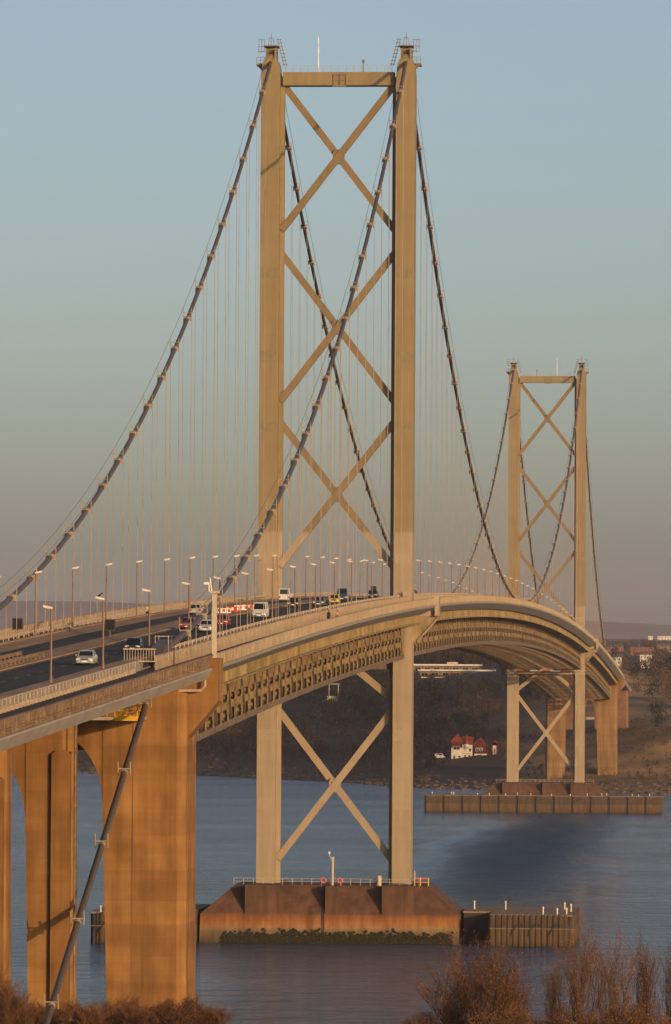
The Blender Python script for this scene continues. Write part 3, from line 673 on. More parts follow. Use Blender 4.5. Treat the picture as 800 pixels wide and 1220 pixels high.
for sx in (-1, 1):
    b = MB().sweep([(sx*17.3, -0.42), (sx*17.42, -0.42), (sx*17.42, 0.18), (sx*17.3, 0.18)], VY, prof)
    H = b.build('handrail_panel', 'rail_brown', SV)
    MB().sweep([(sx*17.15, 0.2), (sx*17.55, 0.2), (sx*17.55, 0.34), (sx*17.15, 0.34)], VY, prof).build('top_rail', 'rail_brown', H)
    MB().sweep([(sx*17.2, -0.56), (sx*17.5, -0.56), (sx*17.5, -0.46), (sx*17.2, -0.46)], VY, prof).build('middle_rail', 'rail_brown', H)
    MB().sweep([(sx*17.25, -0.9), (sx*17.46, -0.9), (sx*17.46, -0.7), (sx*17.25, -0.7)], VY, prof).build('kerb_rail', 'rail_brown', H)
    pm = MB().box(-0.14, 0.14, -0.13, 0.13, -1.25, 0.19).mesh('handrail_post', 'rail_brown')
    y = -409.5
    while y > -620: inst('handrail_post', pm, H, (sx*17.36, y, prof(y))); y -= 2.4
    # barrier between road and cycle path
    yr = [v for v in VY if v < -431]+[-431]
    G = MB().sweep([(sx*11.5, 0.12), (sx*11.7, 0.12), (sx*11.7, 0.24), (sx*11.5, 0.24)], yr, prof).build('road_railing', 'rail_steel', SV)
    MB().sweep([(sx*11.55, -0.5), (sx*11.65, -0.5), (sx*11.65, -0.40), (sx*11.55, -0.40)], yr, prof).build('lower_rail', 'rail_steel', G)
    pm = MB().box(-0.04, 0.04, -0.07, 0.07, -0.97, 0.13).mesh('railing_post', 'rail_steel'); bm_ = MB().box(-0.12, 0.12, -0.14, 0.14, -0.97, -0.55).mesh('railing_block', 'rail_steel')
    y = -431
    while y > -590 and sx == 1:
        inst('railing_post', pm, G, (sx*11.6, y, prof(y)))
        inst('railing_block', bm_, G, (sx*11.6, y-1.3, prof(y-1.3)))
        y -= 2.6
    # return fence where the cycle path meets the cable
q = MB(); P = prof(-424)+FZ
for k in range(12): q.beam((9.7+k*0.28, -424, P+0.9), (9.7+k*0.28, -424, P+2.2), 0.06, 0.06)
for zz in (0.95, 2.2): q.beam((9.6, -424, P+zz), (12.9, -424, P+zz), 0.1, 0.12)
q.build('return_fence', 'rail_steel', SV)
# median guard rail on the viaduct
for x in (-1.6, 0.7):
    q = MB().sweep([(x-0.06, 0.45), (x+0.06, 0.45), (x+0.06, 0.8), (x-0.06, 0.8)], frange(-640, -418, 8), prof)
    G = q.build('guard_rail', 'rail_brown', SV)
    gp = MB().box(-0.07, 0.07, -0.07, 0.07, 0, 0.7).mesh('guard_post', 'rail_brown')
    y = -418
    while y > -600: inst('guard_post', gp, G, (x, y, prof(y))); y -= 3.2
# drain pipe with a loop on the pier
P = thing('drain_pipe', (11.0, -473, 12), 'thin rusty drain pipe running down the pier with the cable shadow', 'pipe')
MB().tube([(11.0, -476.2, 12), (11.0, -476.2, prof(-473)-3.0)], 0.09, 6).build('pipe', 'rail_brown', P)
q = MB()
for z in (16, 22, 28, 34, 39): q.box(10.85, 11.15, -476.35, -475.4, z-0.1, z+0.1)
q.build('pipe_bracket', 'rail_brown', P)
# yellow access gantry below the deck
G = thing('access_gantry', (7.8, -419.5, 41.6), 'yellow railed access gantry hung under the viaduct beside the cable', 'gantry')
MB().box(4.6, 11.0, -422.5, -414.1, 41.5, 41.85).build('platform_floor', 'fascia', G)
MB().box(8.6, 11.02, -422.6, -422.5, 41.45, 41.95).build('toe_board', 'yellow_paint', G)
MB().box(4.6, 8.5, -422.6, -422.5, 41.5, 41.8).build('toe_board', 'rail_steel', G)
for k in range(9):
    x = 4.7+k*6.2/8
    MB().beam((x, -422.4, 41.85), (x, -422.4, 43.25), 0.09, 0.09).build('guard_post', 'yellow_paint' if k > 3 else 'rail_steel', G)
for zz in (42.5, 43.2):
    MB().beam((4.7, -422.4, zz), (10.9, -422.4, zz), 0.09, 0.09).build('guard_rail', 'yellow_paint', G)
    MB().beam((10.9, -422.4, zz), (10.9, -414.5, zz), 0.09, 0.09).build('guard_rail', 'yellow_paint', G)
q = MB().box(9.0, 9.5, -420.4, -419.9, 41.85, prof(-420)-2.0).box(5.4, 5.8, -420.4, -420, 41.85, prof(-420)-2.0)
q.build('hanger_frame', 'yellow_paint', G)
# camera column on the side tower
P = prof(-408)+1.0
G = thing('camera_column', (17.6, -410.5, P-1.3), 'pale square camera column rising from the side tower corner', 'camera pole')
MB().box(17.36, 17.84, -410.75, -410.25, P-1.6, P+5.6).build('column', 'pole_pale', G)
MB().box(17.1, 18.1, -411, -410, P+5.6, P+5.8).build('cap_plate', 'pole_pale', G)
MB().box(17.05, 18.15, -411.1, -409.9, P-1.6, P-1.2).build('base_plate', 'pole_pale', G)
MB().box(16.5, 17.05, -410.9, -410.65, P+6.5, P+6.75).tube([(17.0, -410.6, P+5.8), (17.0, -410.6, P+6.5)], 0.08, 6).build('camera_head', 'white_paint', G)
MB().tube([(17.3, -410.6, P+5.8), (17.1, -410.6, P+7.2)], 0.06, 6).build('camera_arm', 'white_paint', G)
# bent service pipe on the corbel
G = MB().tube([(16.9, -413.4, P-0.9), (16.9, -413.4, P-4.0), (16.5, -413.4, P-4.5), (10.5, -414.2, P-4.6)], 0.16, 8)
G.build('service_pipe', 'rail_steel', None, loc=(12, -414, 40), label='bent grey service pipe on the head of the massive concrete side tower', cat='pipe')
q = MB().box(12.0, 12.5, -414.7, -414.05, P-4.7, P-3.9); q.build('junction_box', 'red_paint', None, loc=(12.2, -414.3, P-4.7), label='small red box on the service pipe at the concrete tower head', cat='box')

# ------------------------------------------------------------------ tower piers and fenders
def tower_pier(Y, label):
    T = thing('tower_pier', (0, Y, 0), label, 'bridge pier', 'piers the steel towers stand on')
    hx, hy = 22.4, 12.0
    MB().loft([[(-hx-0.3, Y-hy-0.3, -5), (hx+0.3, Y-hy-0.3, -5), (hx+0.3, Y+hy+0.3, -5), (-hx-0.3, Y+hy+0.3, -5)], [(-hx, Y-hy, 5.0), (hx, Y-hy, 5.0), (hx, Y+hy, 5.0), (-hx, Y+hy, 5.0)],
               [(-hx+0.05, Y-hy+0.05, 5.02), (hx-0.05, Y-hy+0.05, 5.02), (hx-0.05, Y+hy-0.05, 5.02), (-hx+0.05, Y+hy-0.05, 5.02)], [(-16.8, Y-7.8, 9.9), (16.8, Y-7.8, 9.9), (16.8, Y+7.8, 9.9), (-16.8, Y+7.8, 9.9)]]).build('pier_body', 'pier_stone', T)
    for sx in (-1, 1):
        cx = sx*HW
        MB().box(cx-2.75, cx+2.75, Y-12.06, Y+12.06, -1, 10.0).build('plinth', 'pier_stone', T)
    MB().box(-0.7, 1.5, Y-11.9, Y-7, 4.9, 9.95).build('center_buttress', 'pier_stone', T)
    q = MB()
    for x in (-1.2, -0.9): q.tube([(x, Y-12.1, 0.5), (x, Y-12.1, 5), (x, Y-8, 9.8)], 0.09, 5)
    q.build('pipe', 'pile_shade', T)
    return T
def pier_rail(T, Y):
    xs = [-17+k*1.7 for k in range(21)]
    pm = MB().beam((0, 0, 0), (0, 0, 1.15), 0.08, 0.08).mesh('rail_post', 'rail_steel')
    a = MB()
    for zz in (0.55, 1.1): a.beam((-17, Y-7.6, 9.95+zz), (17, Y-7.6, 9.95+zz), 0.06, 0.06)
    Rl = a.build('pier_railing', 'rail_steel', T)
    for x in xs: inst('rail_post', pm, Rl, (x, Y-7.6, 9.9))
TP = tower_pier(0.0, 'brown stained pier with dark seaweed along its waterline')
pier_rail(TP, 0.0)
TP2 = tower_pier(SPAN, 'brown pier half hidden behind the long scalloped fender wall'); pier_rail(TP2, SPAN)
# seaweed skirt
b = MB(); rr = random.Random(3)
for k in range(2600):
    x = rr.uniform(-21.0, 21.5); z = abs(rr.gauss(0, 0.95)); top = 1.3+1.5*vnoise(x, 3, 1.7)+0.5*vnoise(x, 9, 0.5)
    if x < -19+rr.random(): continue
    if z > top: continue
    yy = -12.35 if abs(abs(x)-HW) > 2.8 else -12.4
    s_ = rr.uniform(0.1, 0.34); b.ball((x, yy+0.05*z, z*0.95), (s_, s_*0.6, s_*0.9), 5, 3)
b.build('seaweed', 'seaweed', TP, kind='stuff')
# pier furniture
q = thing('navigation_post', (0.3, -8.6, 9.9), 'white post with a lamp arm amid the railing on the seaweed-edged pier', 'light post')
MB().tube([(0.3, -8.6, 9.9), (0.3, -8.6, 14.6)], 0.22, 8).box(0.0, 0.6, -8.9, -8.3, 14.6, 14.9).build('post', 'pole_pale', q)
MB().tube([(0.1, -8.6, 14.2), (-0.3, -8.6, 15.4)], 0.05, 5).ball((-0.3, -8.6, 15.6), 0.25, 6, 4).build('lamp', 'lamp_glass', q)
for x in (-1.3, 1.6):
    b = MB(); n = 12
    b.tube([(x+0.42*math.cos(2*math.pi*k/n), -7.75, 10.75+0.42*math.sin(2*math.pi*k/n)) for k in range(n+1)], 0.11, 6, False)
    b.build('lifebuoy', 'orange_paint', None, loc=(x, -7.75, 10.3), label='red lifebuoy hung on the pier railing near the lamp post', cat='lifebuoy', group='lifebuoys on the pier railing')
MB().tube([(8.4, -8.3, 9.9), (8.4, -8.3, 11.6)], 0.42, 12).ball((8.4, -8.3, 11.6), (0.42, 0.42, 0.15), 12, 4).build('steel_drum', 'pole_pale', None, loc=(8.4, -8.3, 9.9), label='pale metal drum on the pier top near the steel leg', cat='drum')
q = thing('pier_gate', (15.6, -8.4, 9.9), 'yellow gate frame on the pier top beside the steel leg', 'gate')
for x in (14.6, 15.6, 17.0): MB().beam((x, -8.4, 9.9), (x, -8.4, 12.6 if x == 14.6 else 11.4), 0.16, 0.16).build('gate_post', 'yellow_paint', q)
for z in (10.6, 11.3): MB().beam((14.6, -8.4, z), (17.0, -8.4, z), 0.13, 0.13).build('gate_bar', 'orange_paint', q)

def fender(x0, x1, y0, y1, top, label, parent_group, bay=0.9, wide=False):
    T = thing('fender_island', ((x0+x1)/2, (y0+y1)/2, 0), label, 'fender', parent_group)
    MB().box(x0+0.4, x1-0.4, y0+0.4, y1-0.4, -4, top-0.35).build('core', 'pile_shade', T)
    MB().box(x0+0.05, x1-0.05, y0+0.05, y1-0.05, top-0.33, top).build('deck', 'fender_top', T)
    # corrugated sheet piles along the outline
    if not wide:
        per = [(x0, y0), (x1-1.5, y0), (x1, y0+1.5), (x1, y1), (x0, y1)] if x1 > 0 else [(x0+1.5, y0), (x1, y0), (x1, y1), (x0, y1), (x0, y0+1.5)]
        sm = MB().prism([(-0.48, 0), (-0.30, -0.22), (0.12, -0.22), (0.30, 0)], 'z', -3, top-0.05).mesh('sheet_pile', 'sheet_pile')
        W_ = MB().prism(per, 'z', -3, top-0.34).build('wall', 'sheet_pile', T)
        i = 0
        for (ax, ay), (bx, by) in zip(per, per[1:]+per[:1]):
            ln = math.hypot(bx-ax, by-ay); n = max(1, int(ln/0.95)); an = math.atan2(by-ay, bx-ax)
            if abs(an) > 2: continue
            for k in range(n):
                t = (k+0.5)/n; inst('sheet_pile', sm, W_, (ax+(bx-ax)*t, ay+(by-ay)*t, 0), (0, 0, an))
        q = MB().box(min(per)[0]-0.1 if x1 < 0 else x0, x1+0.12 if x1 > 0 else x1, y0-0.42, y0-0.24, 3.0, 3.12)
        q.build('waling', 'fender_top', T)
        for cx in ((x1-3, x1-6.5, x1-9.5) if x1 > 0 else (x0+2.5, x0+5, x0+8)):
            b = MB(); pts = [(cx-1.1+0.55*k, y0-0.36, 3.4-1.9*((2-k)/2)**2*0.5-0.45*(4-k) + 1.2) for k in range(5)]
            b.tube(pts, 0.12, 5); b.build('mooring_chain', 'pile_shade', T)
    else:
        n = int((x1-x0)/5.9); wd = (x1-x0)/n
        for k in range(n):
            a = x0+k*wd
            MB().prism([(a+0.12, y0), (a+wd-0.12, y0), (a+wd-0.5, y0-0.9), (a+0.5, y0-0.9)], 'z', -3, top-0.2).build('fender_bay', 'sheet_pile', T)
            MB().box(a-0.25, a+0.25, y0-0.5, y0+0.3, -3, top-0.1).build('bay_post', 'pile_shade', T)
            if k % 2 == 0:
                b = MB(); b.tube([(a+1+0.7*j, y0-1.0, 5-0.28*(4-j)**1.5*0.5) for j in range(5)], 0.12, 5); b.build('mooring_chain', 'pile_shade', T)
    if 0 < x0 < 30:
        MB().box(23.0, x0-0.02, y0+12, y1, -4, top-0.3).build('link_block', 'pile_shade', T); MB().box(22.9, x0-0.02, y0+11.8, y1, top-0.3, top-0.02).build('link_deck', 'fender_top', T)
    return T
fender(28.0, 42.3, -16.5, 17, 5.5, 'square sheet piled fender with white bollards in front of the dark ruffled water', 'sheet piled fenders beside the steel tower')
fender(-40.6, -23.2, -20, 17, 5.5, 'sheet piled fender seen through the gap beside the massive concrete leg', 'sheet piled fenders beside the steel tower')
fender(-40.5, 41.8, SPAN-33, SPAN-20, 5.9, 'long low scalloped fender wall in front of the distant brown pier', 'sheet piled fenders beside the steel tower', wide=True)
def bollard(x, y, z, h=1.5, grp='white bollards on the fender with the two-tone wall', lab='small white bollard on top of the sheet piled fender'):
    h *= 0.72; q = thing('bollard', (x, y, z), lab, 'bollard', grp)
    MB().tube([(x, y, z), (x, y, z+h*0.75)], 0.12, 8).build('post', 'lamp_head', q)
    MB().ball((x, y, z+h*0.85), (0.18, 0.18, 0.18), 8, 4).build('cap', 'white_paint', q)
for x, y, h in ((24.4, 4, 2.2), (29.9, 4, 2.2), (37.2, -15.5, 1.9), (41.6, -3, 2.0), (40.2, 6, 1.8), (39.6, -15, 1.5), (41.2, -14.5, 1.6)): bollard(x, y, 5.5, h)
for x in (-38.6, -37.4): bollard(x, -22.5, 5.5, 1.6, 'bollards on the fender behind the concrete leg', 'white bollard on the fender behind the massive concrete leg')
rr = random.Random(5)
for k in range(16): bollard(-39+k*5.2+rr.uniform(-2.4, 2.4), SPAN-32+rr.uniform(0, 9), 5.9, rr.uniform(0.6, 1.4), 'bollards along the scalloped fender wall', 'tiny pale bollard along the scalloped fender wall')

P = prof(SPAN-14)
G = thing('maintenance_gantry', (0, SPAN-14, P-12.2), 'lattice maintenance gantry with red and white panels slung under the deck by the distant tower', 'gantry')
q = MB()
for zz in (-12.1, -10.9): q.beam((-13.5, SPAN-14.5, P+zz), (14.5, SPAN-14.5, P+zz), 0.2, 0.2)
for k in range(19): q.beam((-13.5+k*1.5, SPAN-14.5, P-12.1), (-13.5+(k+1)*1.5, SPAN-14.5, P-10.9) if k % 2 else (-13.5+k*1.5, SPAN-14.5, P-10.9), 0.12, 0.12)
q.build('lattice_beam', 'rail_steel', G)
MB().box(-13.5, 14.5, SPAN-14.4, SPAN-12.4, P-12.2, P-12.05).build('walkway', 'rail_steel', G)
for k, (x0, x1, m_) in enumerate(((-9, -6.5, 'red_paint'), (-5, -1.5, 'white_paint'), (-0.8, 1.2, 'red_paint'), (2, 5.5, 'white_paint'), (6.5, 8, 'red_paint'))): MB().box(x0, x1, SPAN-14.7, SPAN-14.62, P-11.5, P-10.95).build('panel', m_, G)
# ------------------------------------------------------------------ lamp posts
def lamp_at(x, y, label, group, mtp='lamp_pole'):
    z = prof(y)-(0.65 if x > 0 else 0); q = thing('street_lamp', (x, y, z), label, 'street lamp', group); d = -1 if x > 0 else 1
    MB().tube([(x, y, z-0.35), (x, y, z+1.4), (x, y, z+1.42), (x, y, z+7.55)], [0.15, 0.15, 0.11, 0.085], 6).build('pole', mtp, q)
    a = (x, y, z+7.5); e = (x+d*0.5, y, z+7.62)
    h = MB().beam((x-d*0.1, y, z+7.5), (x+d*0.75, y, z+7.68), 0.34, 0.17, (0, 0, 1)); H = h.build('lantern', 'lamp_head', q)
    MB().beam((x+d*0.15, y, z+7.45), (x+d*0.7, y, z+7.57), 0.26, 0.06).build('lens', 'lamp_glass', H)
    return q
EL = 'slim lamp post in the row beside the cycle path with the two pedestrians'
WLb = 'slim lamp post in the row along the walkway with the hi-vis walker'
for y in [-574, -533, -491.8, -450.9, -408.8, -367.4]+[-330.5+36.58*k for k in range(48)]: lamp_at(10.6, y, EL, 'lamps along the cable plane by the pedestrians')
for y in [-482, -445, -409, -372.3]+[-335.7+36.58*k for k in range(48)]: lamp_at(-10.6, y, WLb, 'lamps along the far walkway')
# a crow on one lamp
q = thing('bird', (10.25, -450.9, prof(-450.9)+7.0), 'black bird perched on a lamp post over the approach viaduct', 'bird')
b = MB(); x, y, z = 10.25, -450.9, prof(-450.9)+7.2
b.loft([[(x+a, y+r*math.cos(t), z+h+r*math.sin(t)) for t in [2*math.pi*k/8 for k in range(8)]] for a, r, h in ((-0.32, 0.02, -0.1), (-0.2, 0.05, -0.05), (-0.06, 0.1, 0.0), (0.08, 0.1, 0.08), (0.14, 0.06, 0.17), (0.19, 0.065, 0.21), (0.25, 0.04, 0.2), (0.32, 0.01, 0.18))])
b.build('body', 'black_cloth', q, smooth=True)
MB().beam((x, y-0.03, z-0.2), (x+0.02, y-0.03, z), 0.02, 0.02).beam((x, y+0.03, z-0.2), (x+0.02, y+0.03, z), 0.02, 0.02).build('legs', 'black_cloth', q)

# ------------------------------------------------------------------ vehicles (front towards -Y)
def car(name, x, y, paint, label, away=False, kind='saloon'):
    z = prof(y)+0.01; q = thing(name, (0, 0, 0), label, 'van' if kind == 'van' else 'car', 'vehicles crossing the bridge')
    if kind == 'van': L, W, H = 5.0, 1.95, 2.1
    elif kind == 'hatch': L, W, H = 3.9, 1.7, 1.46
    else: L, W, H = 4.5, 1.78, 1.43
    hw = W/2; f = -L/2; r = L/2
    def sec(yy, hwid, z0, z1, ins=0.08):
        return [(-hwid+0.06, yy, z0), (hwid-0.06, yy, z0), (hwid, yy, z0+0.14), (hwid, yy, z1-0.22), (hwid-ins, yy, z1), (-hwid+ins, yy, z1), (-hwid, yy, z1-0.22), (-hwid, yy, z0+0.14)]
    belt = 0.92 if kind != 'van' else 1.15
    body = MB()
    body.loft([sec(f, hw-0.22, 0.32, 0.62), sec(f+0.12, hw-0.06, 0.24, 0.72), sec(f+0.5, hw, 0.2, 0.80), sec(f+1.1, hw, 0.2, belt-0.02), sec(r-1.0, hw, 0.2, belt+0.04), sec(r-0.25, hw-0.02, 0.22, belt), sec(r, hw-0.14, 0.34, belt-0.12)])
    B = body.build('body', paint, q, smooth=False)
    if kind == 'van': c0, c1, c2, c3 = f+0.75, f+1.45, r-0.1, r-0.02
    elif kind == 'hatch': c0, c1, c2, c3 = f+1.0, f+1.6, r-0.65, r-0.12
    else: c0, c1, c2, c3 = f+1.25, f+1.95, r-1.35, r-0.75
    th = hw-0.2
    cab = MB().loft([[(-hw+0.07, c0, belt-0.05), (hw-0.07, c0, belt-0.05), (hw-0.07, c3, belt-0.05), (-hw+0.07, c3, belt-0.05)], [(-th, c1, H), (th, c1, H), (th, c2, H), (-th, c2, H)], [(-th+0.1, c1+0.15, H+0.04), (th-0.1, c1+0.15, H+0.04), (th-0.1, c2-0.15, H+0.04), (-th+0.1, c2-0.15, H+0.04)]])
    C_ = cab.build('cabin', paint, q)
    def pane(nm, a, b_, off):
        # a quad between two lines of the cabin, drawn in a little and set proud
        MB().add([Vector(p)+Vector(off) for p in (a[0], a[1], b_[1], b_[0])]+[Vector(p)+Vector(off)*0.2 for p in (a[0], a[1], b_[1], b_[0])], [(0, 1, 2, 3), (7, 6, 5, 4), (0, 4, 5, 1), (1, 5, 6, 2), (2, 6, 7, 3), (3, 7, 4, 0)]).build(nm, 'glass', C_)
    def lrp(a, b_, t): return tuple(a[i]+(b_[i]-a[i])*t for i in range(3))
    lo, hi = 0.12, 0.9
    def quad(A, B_, C2, D, nm, off, m_=0.06):
        a0, a1 = lrp(A, D, lo), lrp(B_, C2, lo); b0, b1 = lrp(A, D, hi), lrp(B_, C2, hi)
        pane(nm, (lrp(a0, a1, m_), lrp(a0, a1, 1-m_)), (lrp(b0, b1, m_), lrp(b0, b1, 1-m_)), off)
    bz = belt-0.05
    quad((-hw+0.07, c0, bz), (hw-0.07, c0, bz), (th, c1, H), (-th, c1, H), 'windscreen', (0, -0.02, 0.012))
    quad((-hw+0.07, c3, bz), (hw-0.07, c3, bz), (th, c2, H), (-th, c2, H), 'rear_window', (0, 0.02, 0.012))
    for sx in (-1, 1):
        mid = (c1+c2)/2
        quad((sx*(hw-0.07), c0+0.25, bz), (sx*(hw-0.07), mid, bz), (sx*th, mid, H), (sx*th, c1+0.05, H), 'side_window', (sx*0.02, 0, 0))
        if kind != 'van': quad((sx*(hw-0.07), mid, bz), (sx*(hw-0.07), c3-0.25, bz), (sx*th, c2-0.05, H), (sx*th, mid, H), 'side_window', (sx*0.02, 0, 0))
        MB().box(min(sx*hw, sx*(hw+0.16)), max(sx*hw, sx*(hw+0.16)), c0+0.3, c0+0.42, belt, belt+0.15).build('wing_mirror', paint, q)
        MB().box(min(sx*(hw-0.5), sx*(hw-0.12)), max(sx*(hw-0.5), sx*(hw-0.12)), f+0.02, f+0.12, 0.56, 0.72).build('headlight', 'lamp_glass', q)
        MB().box(min(sx*(hw-0.12), sx*(hw-0.02)), max(sx*(hw-0.12), sx*(hw-0.02)), f+0.1, f+0.2, 0.56, 0.70).build('indicator', 'amber_glass', q)
        MB().box(min(sx*(hw-0.36), sx*(hw-0.07)), max(sx*(hw-0.36), sx*(hw-0.07)), r-0.1, r+0.015, 0.58, 0.86).build('tail_light', 'tail_glass', q)
        for yy in (f+0.85, r-0.8):
            Wh = MB().tube([(sx*(hw-0.2), yy, 0.31), (sx*(hw+0.01), yy, 0.31)], 0.31, 14).build('wheel', 'tyre', q)
            MB().tube([(sx*(hw-0.05), yy, 0.31), (sx*(hw+0.03), yy, 0.31)], 0.19, 10).build('rim', 'rim', Wh)
    MB().box(-0.27, 0.27, f-0.03, f+0.05, 0.36, 0.48).build('number_plate', 'plate_white', q)
    MB().box(-0.27, 0.27, r-0.05, r+0.03, 0.5, 0.62).build('number_plate', 'plate_yellow', q)
    MB().box(-0.38, 0.38, f-0.01, f+0.1, 0.56, 0.68).build('grille', 'car_trim', q)
    MB().box(-hw+0.15, hw-0.15, f-0.02, f+0.1, 0.3, 0.42).build('bumper', paint if kind != 'van' else 'car_trim', q)
    q.location = (x, y, z); q.rotation_euler = (-slope(y) if away else slope(y), 0, math.pi if away else 0)
    return q
car('car', 7.4, -437, 'paint_silver', 'silver saloon car coming off the bridge past the guard rail end')
car('car', 7.2, -392, 'paint_navy', 'dark navy hatchback car beside the saddle where the cable enters the deck', kind='hatch')
car('car', 3.6, -297, 'paint_car_red', 'red car half hidden behind the descending main cable')
car('car', -4.3, -207, 'paint_silver', 'silver hatchback driving away, its red tail lights showing', away=True, kind='hatch')
car('car', 7.2, -311, 'paint_pale_silver', 'pale silver car emerging from behind the descending main cable', kind='hatch')
car('car', 6.2, -280, 'paint_car_red', 'red saloon car ahead of the white van', kind='saloon')
car('van', 6.6, -229, 'paint_van_white', 'white van with dark windscreen driving towards the shore', kind='van')
car('car', 3.6, -136, 'paint_dark_green', 'near black car behind the white van', kind='hatch')
car('car', 6.4, -122, 'paint_slate_blue', 'slate blue car between the near black car and the yellow car')
car('car', 6.4, -90, 'paint_taxi_yellow', 'yellow car approaching the steel tower on the bridge', kind='hatch')
car('van', 4.2, -42, 'paint_mid_blue', 'blue van following the yellow car', kind='van')
car('van', -4.3, -56, 'paint_van_white', 'white van driving away by the tower leg', away=True, kind='van')
car('car', 5.0, 22, 'paint_navy', 'dark car just past the steel tower behind the blue van')

# ------------------------------------------------------------------ signs, cones, road works
def lane_sign(x, y, label):
    z = prof(y); q = thing('lane_sign', (x, y, z), label, 'road sign', 'lane signs along the bridge')
    MB().tube([(x, y, z-0.1), (x, y, z+1.2)], 0.07, 6).build('post', 'rail_brown', q)
    b = MB().prism([(x-0.62, z+1.15), (x-0.55, z+1.08), (x+0.55, z+1.08), (x+0.62, z+1.15), (x+0.62, z+2.35), (x+0.55, z+2.42), (x-0.55, z+2.42), (x-0.62, z+2.35)], 'y', y-0.12, y+0.12).build('board', 'sign_back', q)
    MB().box(x-0.5, x+0.5, y-0.15, y-0.12, z+1.2, z+2.3).build('screen', 'glass', b)
lane_sign(-11.5, -345, 'dark square lane sign standing by the walkway railing on the side span')
lane_sign(-0.4, -348, 'dark square lane sign standing on the brown median')
lane_sign(-10.0, 248, 'dark square lane sign past the steel tower, beside its inner leg')
lane_sign(-8.0, 430, 'dark square lane sign seen outside the steel tower leg')
lane_sign(-9.0, 652, 'dark square lane sign near midspan under the cable crossing')
def cone(x, y, label):
    z = prof(y)+0.12; q = thing('traffic_cone', (x, y, z), label, 'traffic cone', 'orange traffic cones')
    MB().box(x-0.25, x+0.25, y-0.25, y+0.25, z, z+0.06).build('base', 'tyre', q)
    MB().tube([(x, y, z+0.06), (x, y, z+0.95)], [0.22, 0.06], 10).build('cone', 'orange_paint', q)
    MB().tube([(x, y, z+0.42), (x, y, z+0.66)], [0.155, 0.105], 10).build('sleeve', 'white_paint', q)
cone(10.3, -383, 'orange traffic cone by the parapet near the cable saddle')
cone(-10.5, -152, 'orange traffic cone beside the walkway railing'); cone(10.4, -60, 'orange traffic cone by the inner parapet before the tower')
cone(1.0, -100, 'orange traffic cone on the median beside the row of barriers')
for k in range(4):
    y = -206+k*13; x = -0.5; z = prof(y)+0.13
    q = thing('road_barrier', (x, y, z), 'red and white plastic barrier in the row along the brown median', 'barrier', 'road works barriers on the median')
    MB().prism([(x-0.95, z+0.1), (x+0.95, z+0.1), (x+0.95, z+0.8), (x-0.95, z+0.8)], 'y', y-0.09, y+0.09).build('panel', 'red_paint' if k % 2 else 'white_paint', q)
    for dx in (-0.7, 0.0, 0.7): MB().box(x+dx-0.14, x+dx+0.14, y-0.11, y+0.11, z+0.3, z+0.68).build('stripe', 'white_paint' if k % 2 else 'red_paint', q)
    for dx in (-0.8, 0.8): MB().box(x+dx-0.1, x+dx+0.1, y-0.3, y+0.3, z, z+0.1).build('foot', 'tyre', q)
